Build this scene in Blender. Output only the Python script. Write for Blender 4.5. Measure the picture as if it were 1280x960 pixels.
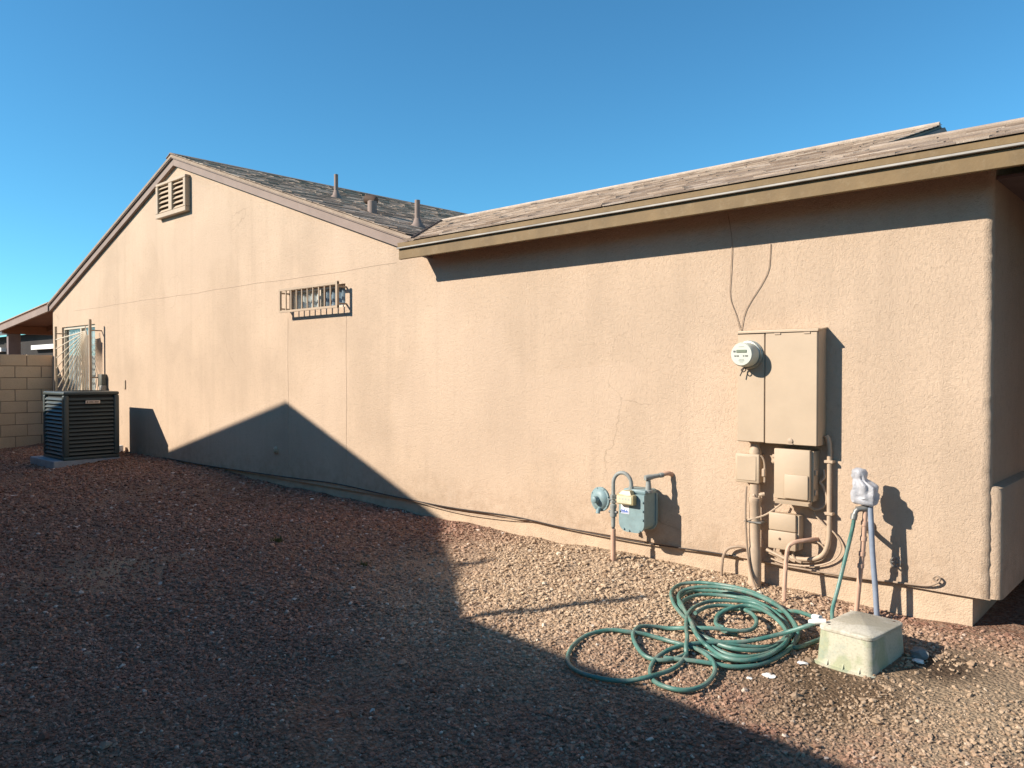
import bpy, bmesh, math, random
import numpy as np
from mathutils import Vector, Matrix, noise

for o in list(bpy.data.objects):
    bpy.data.objects.remove(o)
scene = bpy.context.scene
col = scene.collection
random.seed(7)
R = math.radians

# ------------------------------------------------------------------ camera
CAM = Vector((0.0, -5.5, 1.4))
cam_data = bpy.data.cameras.new('camera')
cam_data.sensor_fit = 'HORIZONTAL'
cam_data.sensor_width = 36.0
cam_data.lens = 980 / 1280 * 36.0
cam_data.clip_start = 0.05
cam_data.clip_end = 2000
cam = bpy.data.objects.new('camera', cam_data)
cam.location = CAM
cam.rotation_euler = (R(90 - 0.88), 0, math.atan2(.678, .735))
col.objects.link(cam)
scene.camera = cam

# ------------------------------------------------------------------ sky, sun, exposure
SUN = Vector((.688, 1.0, -.681)).normalized()          # the way the light travels
world = bpy.data.worlds.new('World')
scene.world = world
world.use_nodes = True
wn = world.node_tree
bg = wn.nodes['Background']
sky = wn.nodes.new('ShaderNodeTexSky')
sky.sky_type = 'NISHITA'
sky.sun_disc = False
sky.sun_elevation = math.asin(-SUN.z)
sky.sun_rotation = math.atan2(-SUN.x, -SUN.y)
sky.altitude = 700
sky.air_density = 1.0
sky.dust_density = 0.0
sky.ozone_density = 3.0
grade = wn.nodes.new('ShaderNodeMix'); grade.data_type = 'RGBA'; grade.blend_type = 'MULTIPLY'
grade.inputs[0].default_value = 1.0
grade.inputs[7].default_value = (.52, 1.11, 1.24, 1)      # clear desert air: an even cyan cast over the whole sky
wn.links.new(sky.outputs[0], grade.inputs[6])
wn.links.new(grade.outputs[2], bg.inputs['Color'])
bg.inputs['Strength'].default_value = 0.085
sl = bpy.data.lights.new('sun', 'SUN')
sl.energy = 5.0
sl.angle = R(0.53)
sl.color = (1.0, .91, .79)
so = bpy.data.objects.new('sun', sl)
so.rotation_euler = SUN.to_track_quat('-Z', 'Y').to_euler()
so.location = (-8, -14, 12)
col.objects.link(so)
scene.view_settings.view_transform = 'Standard'
scene.view_settings.look = 'None'
scene.view_settings.gamma = 1.0
scene.view_settings.exposure = 0.75
scene.view_settings.use_curve_mapping = False
scene.render.engine = 'CYCLES'
scene.cycles.use_denoising = True
scene.cycles.max_bounces = 8

# ------------------------------------------------------------------ helpers
def tag(o, label=None, cat=None, group=None, kind=None):
    if label: o['label'] = label
    if cat: o['category'] = cat
    if group: o['group'] = group
    if kind: o['kind'] = kind
    return o

def empty(name, loc, label=None, cat=None, group=None, rz=0.0):
    e = bpy.data.objects.new(name, None)
    e.location = loc
    e.rotation_euler = (0, 0, rz)
    e.empty_display_size = .1
    col.objects.link(e)
    return tag(e, label, cat, group)

def origin_of(p):
    v = Vector((0, 0, 0))
    while p is not None:
        v += p.location
        p = p.parent
    return v

class MB:
    """collects shapes in world coordinates, then links them as one mesh object"""
    def __init__(self):
        self.v = []; self.f = []; self.tint = []
    def add(self, vs, fs):
        b = len(self.v)
        self.v += [tuple(p) for p in vs]
        self.f += [tuple(i + b for i in f) for f in fs]
        return self
    def hexa(self, p):     # bottom four, then top four, both counter-clockwise from above
        return self.add(p, [(3, 2, 1, 0), (4, 5, 6, 7), (0, 1, 5, 4), (1, 2, 6, 5), (2, 3, 7, 6), (3, 0, 4, 7)])
    def box(self, x0, x1, y0, y1, z0, z1):
        return self.hexa([(x0, y0, z0), (x1, y0, z0), (x1, y1, z0), (x0, y1, z0),
                          (x0, y0, z1), (x1, y0, z1), (x1, y1, z1), (x0, y1, z1)])
    def rbox(self, x0, x1, y0, y1, z0, z1, r=.01, seg=2, m=None):
        bm = bmesh.new()
        bmesh.ops.create_cube(bm, size=1)
        for v in bm.verts:
            v.co = Vector(((x0 + x1) / 2 + v.co.x * (x1 - x0), (y0 + y1) / 2 + v.co.y * (y1 - y0), (z0 + z1) / 2 + v.co.z * (z1 - z0)))
        bmesh.ops.bevel(bm, geom=list(bm.edges), offset=r, segments=seg, profile=.5, affect='EDGES')
        if m is not None: bmesh.ops.transform(bm, matrix=m, verts=bm.verts)
        bm.verts.index_update()
        self.add([v.co.copy() for v in bm.verts], [[v.index for v in f.verts] for f in bm.faces])
        bm.free()
        return self
    def prism(self, pts, d):      # polygon (3-D points, in order) pushed along d
        n = len(pts); d = Vector(d)
        a = [Vector(p) for p in pts]
        nrm = Vector((0, 0, 0))
        for i in range(n): nrm += a[i].cross(a[(i + 1) % n])
        if nrm.dot(d) > 0: a.reverse()
        vs = a + [p + d for p in a]
        return self.add(vs, [tuple(range(n)), tuple(range(2 * n - 1, n - 1, -1))] +
                        [(i, n + i, n + (i + 1) % n, (i + 1) % n) for i in range(n)])
    def tube(self, pts, r, n=8):
        P = [Vector(p) for p in pts]
        rs = r if isinstance(r, (list, tuple)) else [r] * len(P)
        T = []
        for i in range(len(P)):
            t = (P[min(i + 1, len(P) - 1)] - P[max(i - 1, 0)])
            T.append(t.normalized() if t.length > 1e-9 else Vector((0, 0, 1)))
        u = T[0].orthogonal().normalized()
        vs = []
        for i, p in enumerate(P):
            u = (u - T[i] * u.dot(T[i]))
            u = u.normalized() if u.length > 1e-6 else T[i].orthogonal().normalized()
            w = T[i].cross(u)
            for k in range(n):
                a = 2 * math.pi * k / n
                vs.append(p + (u * math.cos(a) + w * math.sin(a)) * rs[i])
        fs = [(i * n + k, i * n + (k + 1) % n, (i + 1) * n + (k + 1) % n, (i + 1) * n + k)
              for i in range(len(P) - 1) for k in range(n)]
        fs += [tuple(range(n - 1, -1, -1)), tuple(range((len(P) - 1) * n, len(P) * n))]
        return self.add(vs, fs)
    def lathe(self, c, axis, prof, n=24):     # prof: (distance along axis, radius)
        a = Vector(axis).normalized(); c = Vector(c)
        return self.tube2([c + a * h for h, r in prof], [r for h, r in prof], a, n)
    def tube2(self, P, rs, a, n):
        u = a.orthogonal().normalized(); w = a.cross(u); vs = []
        for p, r in zip(P, rs):
            for k in range(n):
                t = 2 * math.pi * k / n
                vs.append(p + (u * math.cos(t) + w * math.sin(t)) * max(r, 1e-4))
        fs = [(i * n + k, i * n + (k + 1) % n, (i + 1) * n + (k + 1) % n, (i + 1) * n + k)
              for i in range(len(P) - 1) for k in range(n)]
        fs += [tuple(range(n - 1, -1, -1)), tuple(range((len(P) - 1) * n, len(P) * n))]
        return self.add(vs, fs)
    def build(self, name, mat, parent=None, smooth=False, angle=40):
        me = bpy.data.meshes.new(name)
        off = origin_of(parent)
        me.from_pydata([(p[0] - off.x, p[1] - off.y, p[2] - off.z) for p in self.v], [], self.f)
        if self.tint:
            a = me.attributes.new('tint', 'FLOAT', 'POINT')
            a.data.foreach_set('value', self.tint)
        if smooth:
            me.polygons.foreach_set('use_smooth', [True] * len(me.polygons))
            me.set_sharp_from_angle(angle=R(angle))
        me.materials.append(mat)
        me.update()
        o = bpy.data.objects.new(name, me)
        col.objects.link(o)
        o.parent = parent
        return o

def spline(pts, k=6):
    P = [Vector(p) for p in pts]; out = []
    for i in range(len(P) - 1):
        a, b, c, d = P[max(i - 1, 0)], P[i], P[i + 1], P[min(i + 2, len(P) - 1)]
        for j in range(k):
            t = j / k
            out.append(.5 * ((2 * b) + (c - a) * t + (2 * a - 5 * b + 4 * c - d) * t * t + (3 * b - a - 3 * c + d) * t ** 3))
    out.append(P[-1])
    return out

# ------------------------------------------------------------------ materials
class NT:
    def __init__(self, name, rough=.8, metallic=0.0, spec=.4):
        self.m = bpy.data.materials.new(name); self.m.use_nodes = True
        self.t = self.m.node_tree; self.b = self.t.nodes['Principled BSDF']
        self.b.inputs['Roughness'].default_value = rough
        self.b.inputs['Metallic'].default_value = metallic
        self.b.inputs['Specular IOR Level'].default_value = spec
        self.pos = self.n('ShaderNodeNewGeometry').outputs['Position']
    def n(self, t, **k):
        x = self.t.nodes.new(t)
        for a, b in k.items(): setattr(x, a, b)
        return x
    def link(self, a, b): self.t.links.new(a, b)
    def noise(self, scale, detail=4, rough=.55, stretch=None, dist=0.0):
        src = self.pos
        if stretch:
            mp = self.n('ShaderNodeMapping'); mp.inputs['Scale'].default_value = stretch
            self.link(src, mp.inputs['Vector']); src = mp.outputs[0]
        x = self.n('ShaderNodeTexNoise')
        x.inputs['Scale'].default_value = scale; x.inputs['Detail'].default_value = detail
        x.inputs['Roughness'].default_value = rough; x.inputs['Distortion'].default_value = dist
        self.link(src, x.inputs['Vector'])
        return x.outputs['Fac']
    def voro(self, scale, feature='F1', out='Distance'):
        x = self.n('ShaderNodeTexVoronoi', feature=feature); x.inputs['Scale'].default_value = scale
        self.link(self.pos, x.inputs['Vector']); return x.outputs[out]
    def ramp(self, fac, stops):
        x = self.n('ShaderNodeValToRGB'); e = x.color_ramp.elements
        while len(e) < len(stops): e.new(.5)
        for i, (p, c) in enumerate(stops):
            e[i].position = p
            e[i].color = (c, c, c, 1) if isinstance(c, (int, float)) else (*c, 1)
        self.link(fac, x.inputs[0]); return x.outputs[0]
    def mix(self, fac, a, b, blend='MIX'):
        x = self.n('ShaderNodeMix', data_type='RGBA', blend_type=blend)
        for s, v in ((0, fac), (6, a), (7, b)):
            if hasattr(v, 'is_output'): self.link(v, x.inputs[s])
            elif isinstance(v, (int, float)): x.inputs[s].default_value = v if s == 0 else (v, v, v, 1)
            else: x.inputs[s].default_value = (*v, 1)
        return x.outputs[2]
    def math(self, op, a, b=0.0, clamp=False):
        x = self.n('ShaderNodeMath', operation=op, use_clamp=clamp)
        for s, v in ((0, a), (1, b)):
            if hasattr(v, 'is_output'): self.link(v, x.inputs[s])
            else: x.inputs[s].default_value = v
        return x.outputs[0]
    def color(self, c):
        if hasattr(c, 'is_output'): self.link(c, self.b.inputs['Base Color'])
        else: self.b.inputs['Base Color'].default_value = (*c, 1)
    def bump(self, h, dist=.01, strength=1.0):
        x = self.n('ShaderNodeBump'); x.inputs['Strength'].default_value = strength
        x.inputs['Distance'].default_value = dist
        self.link(h, x.inputs['Height']); self.link(x.outputs[0], self.b.inputs['Normal'])

def plain(name, c, rough=.7, var=.12, scale=6, bump=.0, bscale=120, metallic=0.0, spec=.4, dirt=None):
    """painted or moulded surface: base colour with uneven tone, a little grain and optional grime"""
    t = NT(name, rough, metallic, spec)
    lo = tuple(x * (1 - var) for x in c); hi = tuple(min(1, x * (1 + var)) for x in c)
    k = t.mix(t.ramp(t.noise(scale), [(.3, 0.0), (.7, 1.0)]), lo, hi)
    if dirt:
        k = t.mix(t.ramp(t.noise(scale * 2.3, 6, .7), [(.52, 0.0), (.75, .7)]), k, dirt)
    t.color(k)
    if bump: t.bump(t.noise(bscale, 3), bump)
    return t.m

def stucco(name, c, amt=.009, big=.13):
    t = NT(name, .92, spec=.15)
    lo = tuple(x * (1 - big) for x in c); hi = tuple(x * (1 + big * .7) for x in c)
    k = t.mix(t.ramp(t.noise(.9, 5, .6), [(.3, 0.0), (.7, 1.0)]), lo, hi)
    k = t.mix(t.ramp(t.noise(3.2, 6, .65, stretch=(1, 1, .35)), [(.45, 0.0), (.8, .35)]), k, tuple(x * .80 for x in c))
    k = t.mix(t.ramp(t.noise(26, 5, .7), [(.30, .55), (.48, 0.0)]), k, tuple(x * .72 for x in c))
    # hairline cracks, streaks washed down the face and soil splashed up from the ground
    vd = t.n('ShaderNodeTexVoronoi', feature='DISTANCE_TO_EDGE'); vd.inputs['Scale'].default_value = .55
    wob = t.n('ShaderNodeTexNoise'); wob.inputs['Scale'].default_value = 2.6; wob.inputs['Detail'].default_value = 6
    t.link(t.pos, wob.inputs['Vector'])
    vm = t.n('ShaderNodeVectorMath', operation='ADD'); sc_ = t.n('ShaderNodeVectorMath', operation='SCALE'); sc_.inputs['Scale'].default_value = .35
    t.link(wob.outputs['Color'], sc_.inputs[0]); t.link(t.pos, vm.inputs[0]); t.link(sc_.outputs[0], vm.inputs[1]); t.link(vm.outputs[0], vd.inputs['Vector'])
    crack = t.math('MULTIPLY', t.ramp(vd.outputs['Distance'], [(0.0, 1.0), (.0035, 0.0)]), t.ramp(t.noise(.7, 3), [(.58, 0.0), (.66, .45)]))
    k = t.mix(crack, k, tuple(x * .45 for x in c))
    k = t.mix(t.ramp(t.noise(1.0, 6, .6, stretch=(5.5, 5.5, .28)), [(.50, 0.0), (.76, .55)]), k, tuple(x * .80 for x in c))
    k = t.mix(t.ramp(t.noise(.45, 2, .4, dist=.4), [(.54, 0.0), (.56, .30)]), k, tuple(x * y for x, y in zip(c, (1.04, 1.05, 1.08))))
    sx_ = t.n('ShaderNodeSeparateXYZ'); t.link(t.pos, sx_.inputs[0])
    mr = t.n('ShaderNodeMapRange'); mr.inputs[1].default_value = .42; mr.inputs[2].default_value = -.02; t.link(sx_.outputs[2], mr.inputs[0])
    splash = t.math('MULTIPLY', mr.outputs[0], t.ramp(t.noise(9, 7, .7), [(.40, 0.0), (.70, .75)]))
    k = t.mix(splash, k, (.34, .235, .155))
    t.color(k)
    lace = t.ramp(t.noise(44, 6, .70, stretch=(1.25, 1.25, .8), dist=.5), [(.34, 0.0), (.50, .7), (.66, 1.0)])
    fine = t.noise(120, 5, .72)
    h = t.math('ADD', t.math('MULTIPLY', lace, .28), t.math('MULTIPLY', fine, .75))
    t.bump(h, amt)
    return t.m

M = {}
WALL = (.535, .400, .288)
M['stucco'] = stucco('house stucco', WALL)
M['stem'] = plain('painted stem wall', (.49, .365, .255), .9, .12, 5, .006, 90, dirt=(.36, .26, .175))
M['stucco_far'] = stucco('neighbour stucco', (.50, .38, .27))
M['rake'] = plain('mauve brown rake paint', (.245, .18, .148), .75, .10, 4, .001, 60)
M['fascia'] = plain('olive brown fascia paint', (.168, .108, .046), .7, .16, 5, .0012, 50, dirt=(.23, .165, .09))
M['lip'] = plain('pale drip edge metal', (.31, .28, .24), .5, .35, 3)
M['soffit'] = plain('red brown soffit boards', (.30, .13, .07), .8, .15, 4)
M['tan'] = plain('wall coloured paint on metal', (.44, .335, .232), .55, .05, 5, .0006, 30)
M['tan_pipe'] = plain('wall coloured paint on pipe', (.43, .32, .225), .6, .10, 18)
M['seam'] = plain('dark seam', (.10, .06, .04), .8)
M['pinkpipe'] = plain('pinkish painted pipe', (.52, .33, .235), .65, .10, 14)
M['copper'] = plain('weathered brown conduit', (.33, .24, .17), .6, .15, 14)
M['cable'] = plain('dark brown cable jacket', (.05, .04, .035), .6)
M['cable_tan'] = plain('paint splashed cable', (.40, .29, .19), .6)
M['gasgrey'] = plain('grey gas paint', (.20, .285, .295), .5, .10, 14, .0006, 60, dirt=(.17, .20, .20))
M['gaspipe'] = plain('weathered grey pipe paint', (.255, .27, .255), .55, .12, 16, .0006, 60, dirt=(.20, .19, .17))
M['gasdark'] = plain('dark gas fitting', (.10, .105, .105), .5)
M['brass'] = plain('yellowed index cover', (.36, .30, .16), .35, .15, 16)
M['ivory'] = plain('ivory dial', (.58, .54, .38), .4)
M['white'] = plain('white plastic', (.78, .77, .74), .5, .04)
M['blueprint'] = plain('blue sticker print', (.03, .10, .42), .5)
M['dark'] = plain('near black', (.015, .015, .016), .6)
M['meterrim'] = plain('meter ring metal', (.40, .40, .34), .35, .1, 30, metallic=.6)
M['meterface'] = plain('meter face', (.52, .54, .46), .4, .03)
M['lcd'] = plain('lcd window', (.20, .23, .17), .2)
M['print'] = plain('small dark print', (.12, .12, .11), .6)
M['faceprint'] = plain('pale grey print', (.42, .43, .38), .6)
M['bag'] = plain('white plastic bag', (.52, .52, .545), .45, .08, 20, .004, 45)
bt = M['bag'].node_tree; tl = bt.nodes.new('ShaderNodeBsdfTranslucent'); tl.inputs['Color'].default_value = (.70, .70, .72, 1)
bx_ = bt.nodes.new('ShaderNodeMixShader'); bx_.inputs[0].default_value = .35
bt.links.new(bt.nodes['Principled BSDF'].outputs[0], bx_.inputs[1]); bt.links.new(tl.outputs[0], bx_.inputs[2])
bt.links.new(bx_.outputs[0], bt.nodes['Material Output'].inputs['Surface'])
M['bluegrey'] = plain('blue grey pvc pipe', (.24, .28, .35), .5, .12, 12)
M['galv'] = plain('dull metal fitting', (.25, .24, .22), .45, .2, 25, metallic=.5)
M['acgreen'] = plain('grey green unit paint', (.060, .074, .071), .40, .08, 8)
M['acdark'] = plain('black coil', (.012, .013, .014), .7)
M['plate'] = plain('nameplate', (.62, .50, .40), .4)
M['concrete'] = plain('grey concrete pad', (.30, .31, .33), .9, .15, 9, .003, 50)
M['darkgrey'] = plain('grey box enamel', (.13, .13, .105), .5)
M['guard'] = plain('tan painted steel bar', (.40, .295, .20), .55, .08)
M['cream'] = plain('cream painted steel rod', (.66, .56, .43), .5, .05)
M['alum'] = plain('window frame', (.55, .46, .35), .4, .08)
M['curtain'] = plain('pale curtain', (.70, .69, .66), .9, .12, 9)
M['curtain_blue'] = plain('blue grey curtain', (.30, .37, .44), .9, .15, 9)
M['room'] = plain('dark room', (.05, .045, .04), .95)
M['block'] = None
M['mortar'] = plain('mortar', (.27, .20, .14), .95, .1, 12)
M['roofdark'] = plain('dark grey far roof', (.09, .10, .105), .9, .2, 2)
M['farwhite'] = plain('white painted trim', (.80, .78, .74), .6, .03)
M['farshade'] = plain('far wall with painted shade', (.018, .014, .012), .9, .3, .8)  # deep porch shade put into the wall colour as near black
M['redbeam'] = plain('red brown beam paint', (.17, .072, .04), .75, .12, 6)
M['postgrey'] = plain('grey brown post', (.16, .125, .12), .8)
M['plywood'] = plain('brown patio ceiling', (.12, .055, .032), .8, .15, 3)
M['rock'] = plain('grey stone', (.20, .20, .19), .85, .2, 30, .004, 60)
M['litter'] = plain('white paper scrap', (.72, .70, .66), .8, .1, 40)

t = NT('concrete block', .95, spec=.15)
k = t.mix(t.ramp(t.noise(2.2, 4), [(.3, 0.0), (.7, 1.0)]), (.55, .40, .265), (.64, .465, .31))
oi = t.n('ShaderNodeObjectInfo')
k = t.mix(t.math('MULTIPLY', oi.outputs['Random'], .45), k, (.50, .36, .235))
k = t.mix(t.ramp(t.noise(60, 4, .7), [(.3, .5), (.5, 0.0)]), k, (.40, .28, .19))
t.color(k); t.bump(t.noise(110, 3), .004); M['block'] = t.m

t = NT('window glass', .04, spec=.5)
gl = t.n('ShaderNodeBsdfGlossy'); gl.inputs['Roughness'].default_value = .03; gl.inputs['Color'].default_value = (.85, .9, .95, 1)
tr = t.n('ShaderNodeBsdfTransparent'); tr.inputs['Color'].default_value = (.90, .92, .92, 1)
lw = t.n('ShaderNodeLayerWeight'); lw.inputs['Blend'].default_value = .5
refl = t.math('ADD', t.math('MULTIPLY', t.math('POWER', lw.outputs['Facing'], 4.0), .30), .04)
mx = t.n('ShaderNodeMixShader')
t.link(refl, mx.inputs[0]); t.link(tr.outputs[0], mx.inputs[1]); t.link(gl.outputs[0], mx.inputs[2])
t.link(mx.outputs[0], t.t.nodes['Material Output'].inputs['Surface']); M['glass'] = t.m

t = NT('asphalt shingle', .95, spec=.12)                 # tone differs from tab to tab
at = t.n('ShaderNodeAttribute', attribute_name='tint')
oi = t.n('ShaderNodeObjectInfo')
tv = t.math('FRACT', t.math('ADD', at.outputs['Fac'], t.math('MULTIPLY', oi.outputs['Random'], 3.7)))
k = t.ramp(tv, [(0.0, (.24, .175, .13)), (.35, (.36, .275, .21)), (.7, (.48, .38, .295)), (1.0, (.60, .49, .39))])
k = t.mix(t.ramp(t.noise(7, 5, .6), [(.35, 0.0), (.75, .5)]), k, (.20, .15, .115))
k = t.mix(t.ramp(t.noise(240, 2), [(.35, .45), (.55, 0.0)]), k, (.12, .09, .07))
t.color(k); t.bump(t.noise(320, 2), .003); M['shingle'] = t.m

t = NT('green hose rubber', .42, spec=.4)
k = t.mix(t.ramp(t.noise(5, 4), [(.35, 0.0), (.65, 1.0)]), (.045, .145, .12), (.095, .215, .18))
k = t.mix(t.ramp(t.noise(11, 6, .7), [(.46, 0.0), (.70, .75)]), k, (.22, .225, .19))
t.color(k); t.bump(t.noise(150, 2), .0008); M['hose'] = t.m

t = NT('stained valve box plastic', .6, spec=.3)
k = t.mix(t.ramp(t.noise(3.2, 3, .5, dist=.8), [(.44, 0.0), (.50, 1.0)]), (.35, .36, .235), (.47, .44, .335))
k = t.mix(t.ramp(t.noise(9, 6, .7), [(.5, 0.0), (.7, .6)]), k, (.20, .27, .24))
k = t.mix(t.ramp(t.noise(90, 3), [(.3, .35), (.5, 0.0)]), k, (.22, .20, .145))
t.color(k); t.bump(t.noise(140, 3), .0012); M['vbox'] = t.m
t = NT('dusty valve box lid', .85, spec=.2)
k = t.mix(t.ramp(t.noise(4.1, 3, .5, dist=.7), [(.45, 0.0), (.52, 1.0)]), (.45, .41, .32), (.56, .52, .43))
k = t.mix(t.ramp(t.noise(70, 4, .7), [(.35, .5), (.52, 0.0)]), k, (.30, .26, .19))
t.color(k); t.bump(t.voro(160), .0012); M['vlid'] = t.m

# ------------------------------------------------------------------ ground
BX = [-400, -18, -13, -10.6, -9, -6, -3.7, -1, 3, 400]
BZ = [-.08, -.05, -.01, -.03, -.09, -.145, -.14, -.175, -.19, -.3]
def gz_np(x, y):
    return np.interp(x, BX, BZ) + .06 * np.clip(y, -3.2, 0)
def gz(x, y): return float(gz_np(np.array(x), np.array(y)))
_rng = np.random.default_rng(11)
def lumps(x, y):          # low humps left by feet and rain
    r = np.zeros_like(x)
    for k in range(14):
        a = _ph[k]
        r += a[3] * np.sin(x * a[0] + y * a[1] + a[2])
    return r
_ph = [(g * math.cos(h), g * math.sin(h), p, .010 / (1 + g * .22)) for g, h, p in
       zip(_rng.uniform(1.5, 14, 14), _rng.uniform(0, 6.28, 14), _rng.uniform(0, 6.28, 14))]

def patch(t, x, y, r, soft, wob=.5):
    """0..1 mask of a blotch lying on the ground round (x, y) with a ragged edge"""
    mp = t.n('ShaderNodeVectorMath', operation='DISTANCE'); t.link(t.pos, mp.inputs[0]); mp.inputs[1].default_value = (x, y, -.25)
    d = t.math('ADD', mp.outputs['Value'], t.math('MULTIPLY', t.math('SUBTRACT', t.noise(3.0, 5, .6), .5), wob * 2))
    x_ = t.n('ShaderNodeMapRange'); x_.inputs[1].default_value = r + soft; x_.inputs[2].default_value = r - soft
    t.link(d, x_.inputs[0]); return x_.outputs[0]

t = NT('desert dirt', .97, spec=.12)
k = t.mix(t.ramp(t.noise(1.1, 5), [(.3, 0.0), (.7, 1.0)]), (.23, .118, .078), (.32, .18, .12))
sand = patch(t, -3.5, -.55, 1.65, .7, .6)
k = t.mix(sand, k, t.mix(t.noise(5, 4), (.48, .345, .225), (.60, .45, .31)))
k = t.mix(t.ramp(t.noise(38, 5, .7), [(.35, .8), (.6, 0.0)]), k, (.10, .06, .04))
k = t.mix(t.ramp(t.voro(55, out='Color'), [(.45, 0.0), (.9, .55)]), k, (.42, .32, .24))
k = t.mix(patch(t, -.95, -1.15, .85, .4), k, (.33, .245, .165))           # pale silt by the corner
k = t.mix(patch(t, -7.1, -2.95, .45, .3), k, (.36, .25, .165))            # bare spot
k = t.mix(patch(t, -1.55, -1.35, .42, .2, .35), k, (.15, .10, .062))     # wet soil round the valve box
k = t.mix(patch(t, -1.15, -.72, .2, .15, .2), k, (.09, .062, .042))
t.color(k)
h = t.math('ADD', t.math('MULTIPLY', t.voro(48), -1.0), t.math('MULTIPLY', t.noise(90, 4, .7), .8))
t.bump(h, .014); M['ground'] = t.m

xs = np.unique(np.concatenate([np.array([-400, -250, -150, -90, -60, -40, -30, -25, -22.]), np.arange(-20, 3.01, .06), np.array([4, 6, 10, 20, 40, 80, 150, 250, 400.])]))
ys = np.unique(np.concatenate([np.array([-400, -250, -150, -90, -50, -30, -20, -14, -10, -8.]), np.arange(-6, .31, .06), np.array([1, 3, 6, 10, 20, 40, 80, 150, 250, 400.])]))
X, Y = np.meshgrid(xs, ys)
Zg = gz_np(X, Y) + np.where((X > -20) & (X < 3) & (Y > -6) & (Y < .3), lumps(X, Y), 0)
def surf(x, y): return gz_np(x, y) + lumps(x, y)
nx, ny = len(xs), len(ys)
mb = MB()
mb.v = list(zip(X.ravel().tolist(), Y.ravel().tolist(), Zg.ravel().tolist()))
mb.f = [(j * nx + i, j * nx + i + 1, (j + 1) * nx + i + 1, (j + 1) * nx + i) for j in range(ny - 1) for i in range(nx - 1)]
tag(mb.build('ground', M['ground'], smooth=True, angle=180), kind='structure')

# loose gravel: every stone is real, too many to count
t = NT('gravel stone', .9, spec=.2)
at = t.n('ShaderNodeAttribute', attribute_name='tint')
k = t.ramp(at.outputs['Fac'], [(0.0, (.145, .066, .047)), (.3, (.27, .138, .097)), (.6, (.39, .222, .16)), (.85, (.50, .335, .25)), (1.0, (.68, .56, .48))])
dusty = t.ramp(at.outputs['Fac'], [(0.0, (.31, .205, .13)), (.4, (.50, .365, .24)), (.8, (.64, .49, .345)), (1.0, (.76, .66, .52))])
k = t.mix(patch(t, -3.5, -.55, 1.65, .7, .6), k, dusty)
k = t.mix(patch(t, -1.55, -1.4, .42, .2, .35), k, (.14, .092, .06))
k = t.mix(patch(t, -.95, -1.15, .85, .4), k, t.mix(.5, (.30, .215, .145), dusty))
k = t.mix(t.ramp(t.noise(120, 3), [(.35, .4), (.6, 0.0)]), k, (.15, .09, .06))
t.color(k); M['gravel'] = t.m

def scatter(n, fn):
    out = []
    while sum(len(a) for a in out) < n:
        a = fn(n)
        out.append(a)
    return np.concatenate(out)[:n]

def in_view(x, y, z, margin=.06):
    yy = y + 5.5
    dep = -.678 * x + .735 * yy; r = .735 * x + .678 * yy
    u = r / np.maximum(dep, .01); v = (1.4 - z) / np.maximum(dep, .01)
    return (dep > 2) & (np.abs(u) < .653 + margin + .12) & (v < .505 + margin + .05)

def stones(nper, lo, hi, dmin, dmax):
    """nper stones per square metre, radius lo..hi, for distances dmin..dmax from the camera"""
    x0, x1, y0, y1 = -18, 1.2, -5.4, 0.0
    N = int(nper * (x1 - x0) * (y1 - y0))
    x = _rng.uniform(x0, x1, N); y = _rng.uniform(y0, y1, N)
    d = np.hypot(x, y + 5.5)
    z = surf(x, y)
    fade = np.clip((dmax - d) / (.18 * dmax), 0, 1)
    keep = (d > dmin) & (_rng.random(N) < fade) & in_view(x, y, z)
    bare = .45 * np.exp(-((x + 7.1) ** 2 + (y + 2.95) ** 2) / .3) + .80 * np.exp(-((x + 1.0) ** 2 + (y + .85) ** 2) / .25) + .6 * np.exp(-((x + 1.6) ** 2 + (y + 1.3) ** 2) / .07)
    clump = .5 + .5 * np.sin(x * 2.1 + 1.3 * np.sin(y * 2.7)) * np.sin(y * 3.1 + 1.7 * np.sin(x * 1.6))
    keep &= _rng.random(N) > bare + .25 * clump
    ex = ((x + 1.55) ** 2 / .19 ** 2 + (y + .885) ** 2 / .24 ** 2) < 1
    keep &= ~ex
    soil = np.sin(x * 1.37 + .8 * np.sin(y * 1.9)) * np.sin(y * 1.71 + 1.1 * np.sin(x * 1.13)) + .4 * np.sin(x * 4.3 + y * 3.1)
    keep &= _rng.random(N) > np.clip(soil - .35, 0, .6)
    x, y, z = x[keep], y[keep], z[keep]
    r = lo * (hi / lo) ** (_rng.random(len(x)) ** 1.7)
    keep2 = y < -r * .3
    return x[keep2], y[keep2], z[keep2], r[keep2]

sets = [stones(14, .016, .028, 0, 12), stones(4500, .004, .0150, 0, 6.4), stones(1300, .009, .021, 4.8, 10.5), stones(520, .014, .027, 8.4, 19)]
gx, gy, gzz, gr = [np.concatenate([s[i] for s in sets]) for i in range(4)]
n = len(gx)
print('gravel stones', n)
bm = bmesh.new(); bmesh.ops.create_icosphere(bm, subdivisions=1, radius=1)
bv = np.array([v.co[:] for v in bm.verts]); bf = np.array([[v.index for v in f.verts] for f in bm.faces]); bm.free()
V = np.repeat(bv[None], n, 0) * (1 + _rng.uniform(-.38, .38, (n, len(bv), 1)))
V *= np.stack([_rng.uniform(.75, 1.35, n), _rng.uniform(.7, 1.1, n), _rng.uniform(.42, .8, n)], 1)[:, None, :]
a = _rng.uniform(0, 6.28, n); b_ = _rng.normal(0, .35, n)
ca, sa, cb, sb = np.cos(a), np.sin(a), np.cos(b_), np.sin(b_)
x1, y1, z1 = V[..., 0].copy(), V[..., 1].copy(), V[..., 2].copy()
x2 = x1 * cb[:, None] + z1 * sb[:, None]; z2 = -x1 * sb[:, None] + z1 * cb[:, None]
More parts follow.
